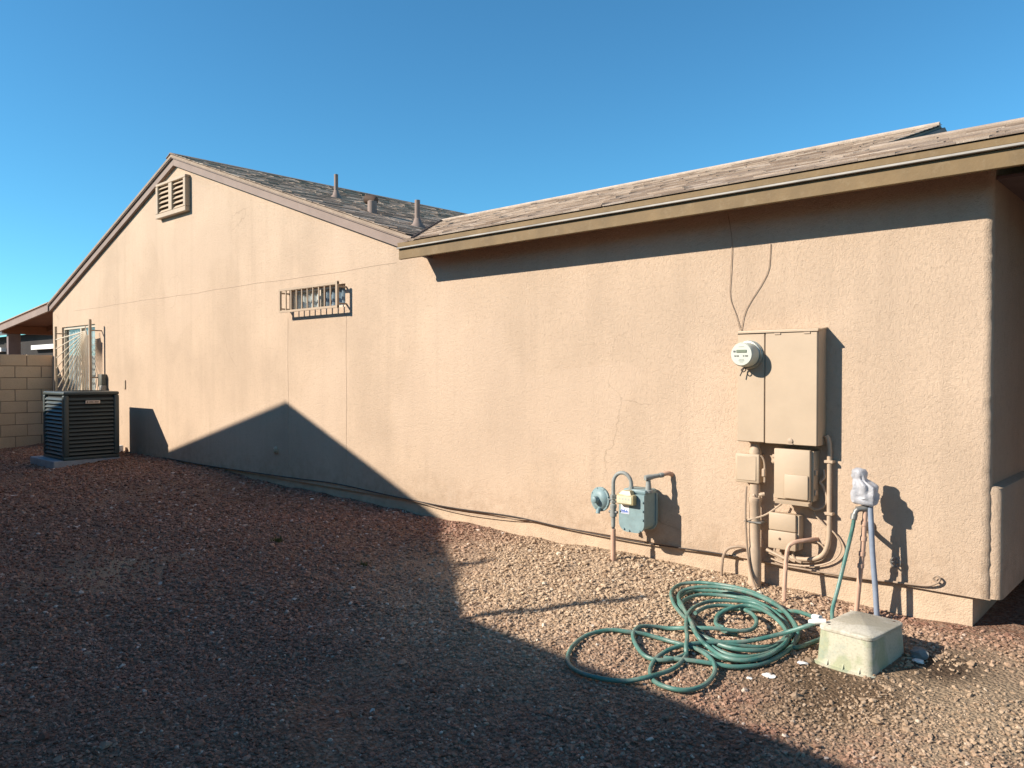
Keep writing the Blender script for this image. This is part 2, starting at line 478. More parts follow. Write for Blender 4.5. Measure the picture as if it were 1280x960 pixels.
V[..., 0] = x2 * ca[:, None] - y1 * sa[:, None]; V[..., 1] = x2 * sa[:, None] + y1 * ca[:, None]; V[..., 2] = z2
V *= gr[:, None, None]
V += np.stack([gx, gy, gzz + gr * _rng.uniform(.05, .38, n)], 1)[:, None, :]
me = bpy.data.meshes.new('gravel')
nf = n * len(bf)
me.vertices.add(n * len(bv)); me.vertices.foreach_set('co', V.ravel())
idx = (bf[None] + (np.arange(n) * len(bv))[:, None, None]).ravel()
me.loops.add(nf * 3); me.loops.foreach_set('vertex_index', idx)
me.polygons.add(nf); me.polygons.foreach_set('loop_start', np.arange(0, nf * 3, 3)); me.polygons.foreach_set('loop_total', np.full(nf, 3))
me.update(calc_edges=True)
me.shade_flat()
tt = me.attributes.new('tint', 'FLOAT', 'POINT')
tint = np.clip(_rng.beta(2.2, 2.6, n), 0, 1)
tint = np.where(_rng.random(n) < .018, _rng.uniform(.9, 1, n), tint * .86)
tt.data.foreach_set('value', np.repeat(tint, len(bv)))
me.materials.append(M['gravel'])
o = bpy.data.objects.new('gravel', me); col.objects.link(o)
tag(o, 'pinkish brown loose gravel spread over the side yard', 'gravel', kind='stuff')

# ------------------------------------------------------------------ the house
PX, PZ, GS = -12.22, 4.80, .338           # gable peak and slope
EZ, ES, EY = 2.744, .325, -.33            # eave edge height, slope and line of the low roof
RY, RZ = 2.69, 2.744 + .325 * 3.02        # its ridge
XL, XR = -18.0, -1.09                     # wall ends
def rake(x): return PZ - GS * abs(x - PX)
def valley(y): return PX + (PZ - (EZ + ES * (y - EY))) / GS

house = empty('house', (-9.5, .0, -.1), 'tan stucco house with a gable and a long low shingled eave', 'house')

holes = [(-17.47, -15.68, .75, 2.30), (-8.98, -7.76, 2.175, 2.45)]
VX0, VX1, VZ0, VZ1 = -12.80, -11.75, 3.855, 4.41
def wall_top(x): return rake(x) - .035 if x < -6.3 else 2.80
mb = MB()
br = sorted({XL, PX, -6.3, XR - .05} | {h[0] for h in holes} | {h[1] for h in holes} | set(np.arange(-17.9, -1.2, .8).round(2)))
for a, b in zip(br[:-1], br[1:]):
    mid = (a + b) / 2
    ta, tb = wall_top(a + 1e-4), wall_top(b - 1e-4)
    hs = [h for h in holes if h[0] <= mid <= h[1]]
    z = 0.0
    for h in hs:
        mb.add([(a, 0, z), (b, 0, z), (b, 0, h[2]), (a, 0, h[2])], [(0, 1, 2, 3)]); z = h[3]
    mb.add([(a, 0, z), (b, 0, z), (b, 0, tb), (a, 0, ta)], [(0, 1, 2, 3)])
for x0, x1, z0, z1 in holes:             # reveals
    d = .09
    mb.add([(x0, 0, z0), (x1, 0, z0), (x1, d, z0), (x0, d, z0)], [(0, 1, 2, 3)])
    mb.add([(x0, 0, z1), (x1, 0, z1), (x1, d, z1), (x0, d, z1)], [(3, 2, 1, 0)])
    mb.add([(x0, 0, z0), (x0, d, z0), (x0, d, z1), (x0, 0, z1)], [(0, 1, 2, 3)])
    mb.add([(x1, 0, z0), (x1, d, z0), (x1, d, z1), (x1, 0, z1)], [(3, 2, 1, 0)])
# rounded, slightly ragged outer corner
rr = .05; c0 = XR - rr
zs = np.linspace(0, 2.80, 90)
ring = []
rnd = random.Random(3)
for z in zs:
    j = rnd.uniform(-.004, .004)
    for k in range(6):
        an = -math.pi / 2 + k / 5 * math.pi / 2
        e = (rr + (j if 0 < k < 5 else 0))
        ring.append((c0 + math.cos(an) * e, rr + math.sin(an) * e, float(z)))
mb.add(ring, [(i * 6 + k, i * 6 + k + 1, i * 6 + k + 7, i * 6 + k + 6) for i in range(len(zs) - 1) for k in range(5)])
mb.add([(XR, rr, 0), (XR, 9, 0), (XR, 9, 2.8), (XR, rr, 2.8)], [(0, 1, 2, 3)])
mb.add([(XL, 0, 0), (XL, 0, wall_top(XL)), (XL, 9, wall_top(XL)), (XL, 9, 0)], [(0, 1, 2, 3)])
mb.add([(XL, 9, 0), (XR, 9, 0), (XR, 9, 2.8), (XL, 9, 2.8)], [(3, 2, 1, 0)])
mb.add([(XL, 0, 0), (XR, 0, 0), (XR, 9, 0), (XL, 9, 0)], [(3, 2, 1, 0)])
mb.build('wall', M['stucco'], house, smooth=True, angle=50)
# thicker stucco base course on the end wall, with a sloping ledge
mb = MB(); rings_ = []
for z, d in ((.002, .055), (.655, .055), (.685, .046), (.712, -.012)):
    rings_.append([(XR - .035, .028, z), (XR + d - .05, .028, z)] +
                  [(XR + d - .05 + .05 * math.sin(a), .078 - .05 * math.cos(a), z) for a in np.linspace(.25, 1.57, 6)] + [(XR + d, 8.9, z), (XR - .035, 8.9, z)])
nr_ = len(rings_[0])
mb.add([p for r_ in rings_ for p in r_], [(i * nr_ + k, i * nr_ + (k + 1) % nr_, (i + 1) * nr_ + (k + 1) % nr_, (i + 1) * nr_ + k) for i in range(3) for k in range(nr_)] + [tuple(range(nr_ - 1, -1, -1)), tuple(range(3 * nr_, 4 * nr_))])
mb.build('wall_base_course', M['stucco'], house, smooth=True, angle=40)
mb = MB().box(XL + .03, XR - .10, .03, 8.9, -.6, -.001)
mb.build('stem_wall', M['stem'], house)

# hairline plaster joints, set in as thin beads
mb = MB()
pts = [(x, -.001, 2.60 + .006 * math.sin(x * 1.7) + .004 * math.sin(x * 5)) for x in np.arange(-16.8, -6.55, .25)]
mb.tube(pts, .0022, 5)
mb.build('plaster_joint', M['copper'], house)
for x in (-9.02, -7.745):
    MB().tube([(x + .004 * math.sin(z * 7), -.0005, z) for z in np.arange(.05, 2.15, .12)], .0024, 5).build('plaster_joint', M['tan_pipe'], house)

# gable vent
gv = MB()
gv.box(VX0 + .02, VX1 - .02, -.015, -.003, VZ0 + .02, VZ1 - .02)
gvent = gv.build('gable_vent', M['seam'], house)
fr_ = .075
mid = (VX0 + VX1) / 2
for (x0, x1, z0, z1) in ((VX0, VX0 + fr_, VZ0 + fr_, VZ1 - fr_ * .6), (VX1 - fr_, VX1, VZ0 + fr_, VZ1 - fr_ * .6), (mid - .06, mid + .06, VZ0 + fr_, VZ1 - fr_ * .6),
                         (VX0, VX1, VZ0, VZ0 + fr_), (VX0, VX1, VZ1 - fr_ * .6, VZ1)):
    MB().rbox(x0, x1, -.085, -.002, z0 + .001, z1 - .001, .006, 1).build('frame', M['tan'], gvent)
for x0, x1 in ((VX0 + fr_, mid - .06), (mid + .06, VX1 - fr_)):
    for k in range(6):
        z = VZ0 + fr_ + .012 + k * .074
        MB().prism([(x0 + .002, -.072, z), (x0 + .002, -.060, z - .004), (x0 + .002, -.017, z + .048), (x0 + .002, -.029, z + .052)], (x1 - x0 - .004, 0, 0)).build('slat', M['tan'], gvent)

# ---- roof
roof_mb = MB()
# gable wing: two slopes (deck under the shingles)
YB = 9.4
for sx in (-1, 1):
    xe = -18.05 if sx < 0 else -6.12
    ze = rake(xe)
    if sx < 0:
        p = [(PX, -.09, PZ - .012), (PX, YB, PZ - .012), (xe, YB, ze - .012), (xe, -.09, ze - .012)]
    else:
        p = [(PX, -.09, PZ - .012), (-6.25, -.09, rake(-6.25) - .012), (valley(EY + .02), -.09, rake(valley(EY + .02)) - .012), (valley(RY), RY, RZ - .012), (valley(RY), YB, RZ - .012), (PX, YB, PZ - .012)]
    roof_mb.prism(p, (0, 0, -.04))
# low wing: front slope up to the ridge, back slope; past the break the ridge is lower
XB = -2.06; LY = .637; LZ = EZ + ES * (LY - EY)
XE = 3.2
roof_mb.prism([(valley(EY), EY, EZ - .012), (XB, EY, EZ - .012), (XB, RY, RZ - .012), (valley(RY), RY, RZ - .012)], (0, 0, -.04))
roof_mb.prism([(XB + .001, EY, EZ - .012), (XE, EY, EZ - .012), (XE, LY, LZ - .012), (XB + .001, LY, LZ - .012)], (0, 0, -.04))
roof_mb.prism([(XB + .001, LY + .001, LZ - .012), (XE, LY + .001, LZ - .012), (XE, 3.2, LZ - .5), (XB + .001, 3.2, LZ - .5)], (0, 0, -.04))
roof_mb.prism([(valley(RY), RY + .001, RZ - .012), (XB, RY + .001, RZ - .012), (XB, 5.8, RZ - 1.0), (valley(RY), 5.8, RZ - 1.0)], (0, 0, -.04))
roof = roof_mb.build('roof', M['shingle'], house)
# the small end gable at the break of the ridge, in the rake paint
MB().prism([(XB + .004, LY - .15, EZ + ES * (LY - .15 - EY) - .05), (XB + .004, RY, RZ - .03), (XB + .004, 5.0, RZ - .8), (XB + .004, 5.0, 2.6), (XB + .004, LY - .15, 2.6)], (.03, 0, 0)).build('ridge_end_board', M['rake'], roof)

# shingles: single tabs laid in courses
EXPO = .143
def tab_mesh(w, th):
    mb = MB(); L_ = EXPO + .035
    mb.hexa([(0, 0, -.004), (w, 0, -.004), (w, L_, -.004), (0, L_, -.004), (0, 0, th), (w, 0, th), (w, L_, .001), (0, L_, .001)])
    return mb
WID = (.17, .22, .27, .33); THK = (.005, .008, .011)
tab_data = {}
tabs = []          # (origin, U, V, N, w index, t index, rank)
rs = random.Random(5)
def lay(U, V, N, start, count, length, ok, rank):
    for c in range(count):
        s = -rs.uniform(0, .012)
        while s < length:
            wi = rs.randrange(4); ti = rs.randrange(3)
            w = WID[wi]
            p = start + V * (c * EXPO) + U * s
            q = p + U * (w / 2)
            for wj in range(wi, -1, -1):
                w = WID[wj]; q = p + U * (w / 2)
                if ok(q, p + V * (EXPO + .035) + U * w):
                    tabs.append((p, U, V, N, wj, ti, rank(q, c))); break
            else:                                    # trimmed last tab at the break of the ridge
                if U.x > .9 and p.x < XB < p.x + .2:
                    p2 = Vector((XB - WID[0] + .015, p.y, p.z)) + N * .002
                    if ok(p2 + U * .05, p2 + V * (EXPO + .035) + U * WID[0]): tabs.append((p2, U, V, N, 0, 0, rank(p2, c)))
            s += w + (.002 if rs.random() < .8 else .012)
cs = math.cos(math.atan(ES)); sn = math.sin(math.atan(ES))
def camd(q): return (q - CAM).length
lay(Vector((1, 0, 0)), Vector((0, cs, sn)), Vector((0, -sn, cs)), Vector((-9.2, EY - .03, EZ - .008)), 23, 12.3,
    lambda q, e: q.x > valley(q.y) - .02 and e.x < XE + .03 and (e.y < RY + .03 and e.x < XB + .02 if q.x < XB else e.y < LY + .03), lambda q, c: camd(q) if -7 < q.x < -.6 else 99)
cs = math.cos(math.atan(GS)); sn = math.sin(math.atan(GS))
lay(Vector((0, 1, 0)), Vector((-cs, 0, sn)), Vector((sn, 0, cs)), Vector((-6.12, -.10, rake(-6.12) + .002)), 46, 9.4,
    lambda q, e: q.x < (valley(max(q.y, EY)) if q.y < RY else valley(RY)) + .03 and e.x > PX - .05, lambda q, c: camd(q) - 2.2 if q.y < 3.5 else 99)
tabs.sort(key=lambda t: t[6])
rest = MB(); hoff = origin_of(roof)
for i, (p, U, V, N, wi, ti, rk) in enumerate(tabs):
    mt = Matrix((U, V, N)).transposed()
    if i < 295:
        key = (wi, ti)
        if key not in tab_data:
            o = tab_mesh(WID[wi], THK[ti]).build('shingle', M['shingle'], None)
            tab_data[key] = o.data
        else:
            o = bpy.data.objects.new('shingle', tab_data[key]); col.objects.link(o)
        o.parent = roof
        o.location = p - hoff; o.rotation_euler = mt.to_euler()
    else:
        tm = tab_mesh(WID[wi], THK[ti])
        b0 = len(rest.v)
        rest.add([p + mt @ Vector(v) for v in tm.v], tm.f)
        rest.tint += [rs.random()] * 8
o = rest.build('shingle_field', M['shingle'], roof); o['kind'] = 'stuff'
# ridge cap of the low wing
MB().tube([(valley(RY) , RY, RZ + .004), (XB - .01, RY, RZ + .004)], .028, 6).build('ridge_cap', M['shingle'], roof)
MB().tube([(XB + .04, LY, LZ + .002), (XE, LY, LZ + .002)], .026, 6).build('ridge_cap', M['shingle'], roof)
MB().prism([(PX - .16, -.10, rake(PX - .16) + .012), (PX, -.10, PZ + .016), (PX + .16, -.10, rake(PX + .16) + .012), (PX + .16, -.10, rake(PX + .16) + .002), (PX, -.10, PZ + .005), (PX - .16, -.10, rake(PX - .16) + .002)], (0, 9.4, 0)).build('ridge_cap', M['shingle'], roof)
MB().tube([(valley(EY) - .04, EY + .02, EZ + .022), (valley(RY) , RY, RZ + .022)], .012, 5).build('valley_strip', M['seam'], roof)
# vent pipes on the gable wing
def vent_pipe(x, y, h, r):
    z = rake(x)
    mb = MB().lathe((x, y, z - .05), (0, 0, 1), [(0, r), (h + .05, r), (h + .05, r * .8), (h - .05, r * .8)], 16)
    p = mb.build('vent_pipe', M['rake'], roof, smooth=True)
    return MB().lathe((x, y, z - .06), (0, 0, 1), [(0, r * 3.0), (.07, r * 2.7), (.10, r * 1.7), (.16, r * 1.12), (.165, r * .9)], 16).build('flashing', M['rake'], roof, smooth=True)
vent_pipe(-9.73, 1.24, .34, .030)
vent_pipe(-7.53, .92, .33, .034)
x, y = -8.29, .80; z = rake(x)
mb = MB().lathe((x, y, z - .05), (0, 0, 1), [(0, .06), (.20, .06), (.22, .03)], 16)
mb.build('exhaust_stub', M['rake'], roof, smooth=True)
mb = MB().lathe((x + .02, y + .02, z + .165), (-.95, -.25, .22), [(-.03, .045), (.01, .062), (.13, .062), (.13, .052), (.03, .05)], 16)
mb.build('exhaust_hood', M['seam'], roof, smooth=True)

# rake boards on the gable
def rake_board(xa, xb, y0, y1, lo, hi, mat, fn=rake):
    return MB().prism([(xa, y0, fn(xa) + lo), (xb, y0, fn(xb) + lo), (xb, y0, fn(xb) + hi), (xa, y0, fn(xa) + hi)], (0, y1 - y0, 0)).build('rake_board', mat, house)
rake_board(PX + .001, -6.20, -.055, -.002, -.175, -.068, M['rake'])
rake_board(PX + .001, -6.20, -.080, -.002, -.066, -.014, M['rake'])
rake_board(XL - .05, PX - .001, -.055, -.002, -.175, -.068, M['rake'])
rake_board(XL - .05, PX - .001, -.080, -.002, -.066, -.014, M['rake'])
# eave boards of the low wing
XF = -6.36
MB().rbox(XF, XE, -.330, -.295, 2.560, 2.662, .003, 1).build('fascia_board', M['fascia'], house)
MB().rbox(XF - .004, XE, -.358, -.300, 2.664, 2.680, .003, 1).build('drip_edge', M['lip'], house)
MB().rbox(XF - .002, XE, -.346, -.298, 2.682, 2.728, .003, 1).build('upper_fascia_board', M['fascia'], house)
# boarded eave underside
mb = MB(); mb.prism([(XF, -.296, 2.60), (XE, -.296, 2.60), (XE, .04, 2.70), (XF, .04, 2.70)], (0, 0, .03))
mb.build('soffit', M['soffit'], house)
for x in np.arange(-5.9, 3.0, .61):
    MB().prism([(x, -.294, 2.565), (x, .0 - .002, 2.66), (x, .0 - .002, 2.698), (x, -.294, 2.598)], (.04, 0, 0)).build('rafter_tail', M['soffit'], house)
# porch beam and ceiling beyond the corner
MB().rbox(-.70, -.54, .10, 3.0, 2.40, 2.577, .005, 1).build('porch_beam', M['postgrey'], house)
mb = MB(); mb.box(XR + .002, XE, .06, 4.0, 2.58, 2.60); mb.build('porch_ceiling', M['postgrey'], house)
MB().box(.45, .57, .04, 4.0, -.5, 2.578).build('added_bounce_blocker', M['postgrey'], house)  # unseen wall, added to cut bounce light on the end wall
MB().box(XR + .06, .449, 3.8, 4.0, -.5, 2.578).build('porch_back_wall', M['stucco'], house)

# ---- high slider window with a bar guard
def room(x0, x1, z0, z1, d=1.6):
    mb = MB(); y0, y1 = .17, d
    P = [(x0 - .3, y0, z0 - .3), (x1 + .3, y0, z0 - .3), (x1 + .3, y1, z0 - .3), (x0 - .3, y1, z0 - .3), (x0 - .3, y0, z1 + .3), (x1 + .3, y0, z1 + .3), (x1 + .3, y1, z1 + .3), (x0 - .3, y1, z1 + .3)]
    mb.add(P, [(0, 1, 2, 3), (7, 6, 5, 4), (5, 1, 2, 6)[::-1], (2, 6, 7, 3)[::-1], (3, 7, 4, 0)[::-1]])
    return mb
def curtain(x0, x1, z0, z1, y, amp=.02, wl=.11):
    mb = MB(); n = max(8, int((x1 - x0) / .012)); vs = []
    for i in range(n + 1):
        x = x0 + (x1 - x0) * i / n
        yy = y + amp * math.sin(x / wl * 6.283) + amp * .4 * math.sin(x / wl * 2.1)
        vs += [(x, yy, z0), (x, yy, z1)]
    mb.add(vs, [(2 * i, 2 * i + 2, 2 * i + 3, 2 * i + 1) for i in range(n)])
    return mb
x0, x1, z0, z1 = holes[1]
win = MB()
f = .03
win.box(x0, x1, .05, .085, z0 + .001, z0 + f).box(x0, x1, .05, .085, z1 - f, z1 - .001)
win.box(x0 + .001, x0 + f, .051, .084, z0 + f, z1 - f).box(x1 - f, x1 - .001, .051, .084, z0 + f, z1 - f)
xm = (x0 + x1) / 2
win.box(xm - .03, xm + .03, .046, .084, z0 + f, z1 - f)
window = win.build('window', M['alum'], house)
MB().box(x0 + f, xm - .03, .066, .072, z0 + f, z1 - f).build('pane', M['glass'], window)
MB().box(xm + .03, x1 - f, .058, .064, z0 + f, z1 - f).build('pane', M['glass'], window)
curtain(x0 + .01, xm - .01, z0, z1, .115).build('curtain', M['curtain'], window, smooth=True)
curtain(xm + .01, x1 - .01, z0, z1, .115).build('curtain', M['curtain_blue'], window, smooth=True)
room(x0, x1, z0, z1).build('room_interior', M['room'], window)
guard = MB()
gx0, gx1, gz0, gz1, gy = -9.0, -7.72, 2.155, 2.455, -.13
guard.box(gx0, gx1, gy - .013, gy + .013, gz0, gz0 + .026).box(gx0, gx1, gy - .013, gy + .013, gz1 - .026, gz1)
guard.box(gx0, gx0 + .03, gy - .014, gy + .012, gz0 + .026, gz1 - .026).box(gx1 - .035, gx1, gy - .014, gy + .012, gz0 - .005, gz1 + .012)
wguard = guard.build('window_guard', M['guard'], house)
for k in range(9):
    x = gx0 + .03 + (k + 1) * (gx1 - gx0 - .06) / 10
    MB().box(x - .0075, x + .0075, gy - .007, gy + .007, gz0 + .027, gz1 - .027).build('bar', M['guard'], wguard)
for x in (gx0 + .015, gx1 - .02):
    for z in (gz0 + .05, gz1 - .05):
        MB().box(x - .009, x + .009, gy + .013, -.001, z - .009, z + .009).build('standoff', M['guard'], wguard)

# ---- wide window at the far end with a fan-rayed grille
x0, x1, z0, z1 = holes[0]
win = MB()
win.box(x0, x1, .03, .085, z0 + .001, z0 + .05).box(x0, x1, .03, .085, z1 - .05, z1 - .001)
win.box(x0 + .001, x0 + .05, .031, .084, z0 + .05, z1 - .05).box(x1 - .05, x1 - .001, .031, .084, z0 + .05, z1 - .05)
xm = x0 + .95
win.box(xm - .03, xm + .03, .035, .084, z0 + .05, z1 - .05)
w2 = win.build('window', M['alum'], house)
MB().box(x0 + .05, xm - .03, .066, .072, z0 + .05, z1 - .05).build('pane', M['glass'], w2)
MB().box(xm + .03, x1 - .05, .056, .062, z0 + .05, z1 - .05).build('pane', M['glass'], w2)
curtain(x0 + .02, x1 - .02, z0, z1, .125, .03, .16).build('curtain', M['curtain'], w2, smooth=True)
room(x0, x1, z0, z1).build('room_interior', M['room'], w2)
gy = -.20
grl = MB()
grl.box(-17.22, -17.18, gy - .02, gy + .02, .55, 2.30).box(-15.38, -15.335, gy - .02, gy + .02, .55, 2.36)
grl.box(-17.18, -15.38, gy - .015, gy + .015, .58, .62)
grille = grl.build('window_grille', M['guard'], house)
for x in (-17.2, -15.36):
    for z in (2.16, 1.3, .8):
        MB().box(x - .011, x + .011, gy + .02, -.001, z - .011, z + .011).build('standoff', M['guard'], grille)
C = Vector((-15.46, gy, 2.16))
MB().tube([C + Vector((-.13 * math.sin(a), 0, -.13 * math.cos(a) * 1.6 + .1)) for a in np.linspace(0, 1.57, 9)], .010, 6).build('hub_arc', M['cream'], grille)
for k in range(15):
    an = R(4 + k * 5.9)
    d = Vector((-math.cos(an), 0, -math.sin(an)))
    L_ = min(1.72 / max(math.cos(an), .01), 1.56 / max(math.sin(an), .01))
    if 24 < math.degrees(an) < 62: L_ *= .93
    MB().tube([C + d * .09, C + d * L_], .011, 6).build('ray', M['cream'], grille)
# round cap on the shaded wall
MB().lathe((-9.316, 0, .364), (0, -1, 0), [(-.01, .05), (.015, .05), (.025, .035), (.05, .033), (.052, .001)], 16).build('wall_cap', M['tan'], house, smooth=True)
MB().rbox(-14.33, -14.26, -.018, -.001, 1.10, 1.26, .006, 1).build('wall_plate', M['tan'], house)

# ---- patio cover at the far end
def prk(x): return rake(-18.05) + .085 * (x + 18.05)
mb = MB(); mb.prism([(-21.75, -.08, prk(-21.75) - .012), (-18.052, -.08, prk(-18.052) - .012), (-18.052, 6, prk(-18.052) - .012), (-21.75, 6, prk(-21.75) - .012)], (0, 0, -.03))
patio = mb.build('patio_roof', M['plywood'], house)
MB().prism([(-21.75, -.10, prk(-21.75) - .010), (-18.0, -.10, prk(-18.0) - .010), (-18.0, 6.02, prk(-18) - .010), (-21.75, 6.02, prk(-21.75) - .010)], (0, 0, .02)).build('patio_shingles', M['shingle'], patio)
MB().prism([(-21.75, -.082, prk(-21.75) - .175), (-18.055, -.082, prk(-18.055) - .175), (-18.055, -.082, prk(-18.055) - .045), (-21.75, -.082, prk(-21.75) - .045)], (0, .05, 0)).build('rake_board', M['rake'], patio)
MB().rbox(-21.55, -21.40, -.02, 5.9, 2.31, 2.50, .006, 1).build('patio_beam', M['redbeam'], patio)
MB().rbox(-21.545, -21.405, .08, .34, -.3, 2.308, .006, 1).build('patio_post', M['postgrey'], patio)
MB().rbox(-21.545, -21.405, 4.9, 5.1, -.3, 2.308, .006, 1).build('patio_post', M['postgrey'], patio)
for y in (.9, 1.8, 2.7, 3.6, 4.5, 5.4):
    MB().prism([(-21.4, y, prk(-21.4) - .16), (-18.06, y, prk(-18.06) - .16), (-18.06, y, prk(-18.06) - .045), (-21.4, y, prk(-21.4) - .045)], (0, .05, 0)).build('rafter', M['plywood'], patio)

# ------------------------------------------------------------------ block wall at the far end
bw = empty('block_wall', (-18.02, -2, -.15), 'tan concrete block wall behind the air conditioner', 'wall')
MB().box(-18.095, -17.972, -4.4, -.02, -.5, 1.74).build('mortar_core', M['mortar'], bw)
BL, BH = .47, .236
blk = MB().rbox(-.075, .075, -(BL - .012) / 2, (BL - .012) / 2, -(BH - .012) / 2, (BH - .012) / 2, .006, 1)
bdata = None
boff = origin_of(bw)
def block(p, sy=1.0):
    global bdata
    if bdata is None:
        o = blk.build('block', M['block'], None); bdata = o.data
    else:
        o = bpy.data.objects.new('block', bdata); col.objects.link(o)
    o.parent = bw; o.location = Vector(p) - boff; o.scale = (1, sy, 1)
rb = random.Random(2)
for c in range(9):
    z = 1.755 - BH * (c + .5)
    y = -.03 if c % 2 == 0 else -.03 + BL / 2 - .02
    if c % 2:
        block((-18.035, -.03 - BL * .22, z), .42); y = -.03 - BL * .45
    while y > -4.2:
        block((-18.035 + rb.uniform(-.003, .003), y - BL / 2, z)); y -= BL
for k in range(2, 9):
    block((-18.035, -.03 - BL * (k + .5), 1.755 + BH / 2)) if k > 1 else None

# ------------------------------------------------------------------ air conditioner
ac = empty('air_conditioner', (-13.92, -.84, .0), 'dark louvred air conditioner cabinet standing on a concrete pad by the wall', 'air conditioner')
ax0, ax1, ay0, ay1, az0, az1 = -14.42, -13.44, -1.26, -.42, .01, 1.085
MB().rbox(ax0 + .05, ax1 - .05, ay0 + .05, ay1 - .05, az0 + .03, az1 - .03, .01, 1).build('coil', M['acdark'], ac)
MB().rbox(ax0, ax1, ay0, ay1, az1 - .055, az1, .022, 3).build('top_cover', M['acgreen'], ac, smooth=True)
MB().rbox(ax0, ax1, ay0, ay1, az0, az0 + .05, .012, 2).build('base_pan', M['acgreen'], ac, smooth=True)
for x in (ax0, ax1):
    for y in (ay0, ay1):
        xa, xb = (x, x + .085) if x == ax0 else (x - .085, x)
        ya, yb = (y, y + .085) if y == ay0 else (y - .085, y)
        MB().rbox(xa, xb, ya, yb, az0 + .051, az1 - .056, .02, 3).build('corner_post', M['acgreen'], ac, smooth=True)
fan = MB()
for r_ in np.arange(.06, .40, .035):
    fan.tube([((ax0 + ax1) / 2 + math.cos(a) * r_, (ay0 + ay1) / 2 + math.sin(a) * r_, az1 + .006) for a in np.linspace(0, 6.283, 33)], .003, 4)
fan.build('fan_grille', M['acdark'], ac)
def louvres(a, b, horiz, face):
    n = 15
    for k in range(n):
        z = az0 + .075 + k * (az1 - az0 - .15) / n
        h, d, o_ = .042, .030, .004
        if horiz == 'y':
            s = 1 if face > -14 else -1
            pr = [(face - s * (o_ + .003), a, z), (face - s * o_, a, z + .006), (face - s * (o_ + d), a, z + h), (face - s * (o_ + d + .004), a, z + h - .004)]
            MB().prism(pr, (0, b - a, 0)).build('slat', M['acgreen'], ac)
        else:
            s = -1 if face < -.8 else 1
            pr = [(a, face - s * (o_ + .003), z), (a, face - s * o_, z + .006), (a, face - s * (o_ + d), z + h), (a, face - s * (o_ + d + .004), z + h - .004)]
            MB().prism(pr, (b - a, 0, 0)).build('slat', M['acgreen'], ac)
louvres(ay0 + .086, ay1 - .086, 'y', ax1)
louvres(ax0 + .086, ax1 - .086, 'x', ay0)
louvres(ay0 + .086, ay1 - .086, 'y', ax0)
np_ = MB().rbox(ax1 - .004, ax1 + .012, -.94, -.72, .895, .945, .006, 2).build('nameplate', M['plate'], ac)
pl = MB()
for k, (a, b) in enumerate(((-.885, -.815), (-.805, -.735))):
    y = a
    while y < b - .008:
        pl.box(ax1 + .0125, ax1 + .0132, y, y + .007, .912, .930); y += .0105
pl.lathe((ax1 + .0122, -.912, .921), (1, 0, 0), [(0, .012), (.001, .012)], 12)
pl.build('lettering', M['seam'], np_)
pad = MB().rbox(-14.60, -13.45, -1.40, -.40, -.12, .008, .012, 2).build('concrete_pad', M['concrete'], None)
tag(pad, 'grey concrete slab sticking out under the air conditioner', 'slab')
tag(MB().rbox(-14.36, -14.25, -.14, -.05, -.06, .12, .012, 2).build('pipe_cover', M['white'], None, smooth=True), 'small white block on the ground right of the air conditioner', 'pipe cover')
dc = empty('disconnect_box', (-15.2, -.05, 1.08), 'small dark grey switch box on the wall above the air conditioner', 'switch box')
MB().rbox(-15.29, -15.11, -.10, -.001, 1.13, 1.36, .012, 2).build('cover', M['darkgrey'], dc, smooth=True)
MB().rbox(-15.20, -15.09, -.115, -.003, 1.04, 1.155, .01, 2).build('outlet_cover', M['galv'], dc, smooth=True)
MB().tube([(-15.16, -.05, 1.05), (-15.16, -.05, .3), (-15.10, -.1, .1)], .014, 8).build('conduit', M['galv'], dc, smooth=True)

# ------------------------------------------------------------------ electric meter panel
ep = empty('electric_meter_panel', (-2.39, -.08, .88), 'large tan painted electric panel with a round glass meter', 'electric panel')
MB().rbox(-2.685, -2.092, -.150, -.001, .892, 1.700, .006, 2).build('enclosure', M['tan'], ep, smooth=True)
MB().rbox(-2.681, -2.474, -.160, -.149, .896, 1.676, .003, 1).build('meter_cover', M['tan'], ep)
dr = MB().rbox(-2.464, -2.096, -.162, -.149, .892, 1.680, .003, 1).build('door', M['tan'], ep)
MB().prism([(-2.690, -.172, 1.690), (-2.690, -.001, 1.712), (-2.690, -.001, 1.701), (-2.690, -.172, 1.680)], (.603, 0, 0)).build('rain_hood', M['tan'], ep)
for x in (-2.375, -2.165):
    MB().box(x - .022, x + .022, -.168, -.158, 1.664, 1.676).build('hinge', M['tan_pipe'], dr)
MB().lathe((-2.28, -.160, .918), (0, -1, 0), [(0, .020), (.010, .019), (.013, .010), (.014, .001)], 14).build('latch', M['tan_pipe'], dr, smooth=True)
MB().box(-2.30, -2.26, -.170, -.160, .894, .902).build('latch_tab', M['tan_pipe'], dr)
mc = Vector((-2.585, -.160, 1.525))
mt = MB().lathe(mc, (0, -1, 0), [(-.004, .104), (.012, .104), (.016, .098), (.030, .097), (.034, .088)], 32).build('meter', M['meterrim'], ep, smooth=True)
MB().lathe(mc, (0, -1, 0), [(.030, .088), (.118, .086), (.132, .078), (.1335, .001)], 32).build('meter_body', M['meterface'], mt, smooth=True)
fy = mc.y - .1345
MB().rbox(mc.x - .036, mc.x + .040, fy - .003, fy + .001, 1.538, 1.558, .001, 1).build('display', M['lcd'], mt)
pm = MB()
pm.box(mc.x - .060, mc.x - .044, fy - .001, fy + .001, 1.541, 1.553)
for dx, w_ in ((-.052, .010), (-.036, .018), (.014, .008), (.030, .020)):
    pm.box(mc.x + dx, mc.x + dx + w_, fy - .001, fy + .001, 1.510, 1.519)
pm.build('printed_marks', M['print'], mt)
pm = MB()
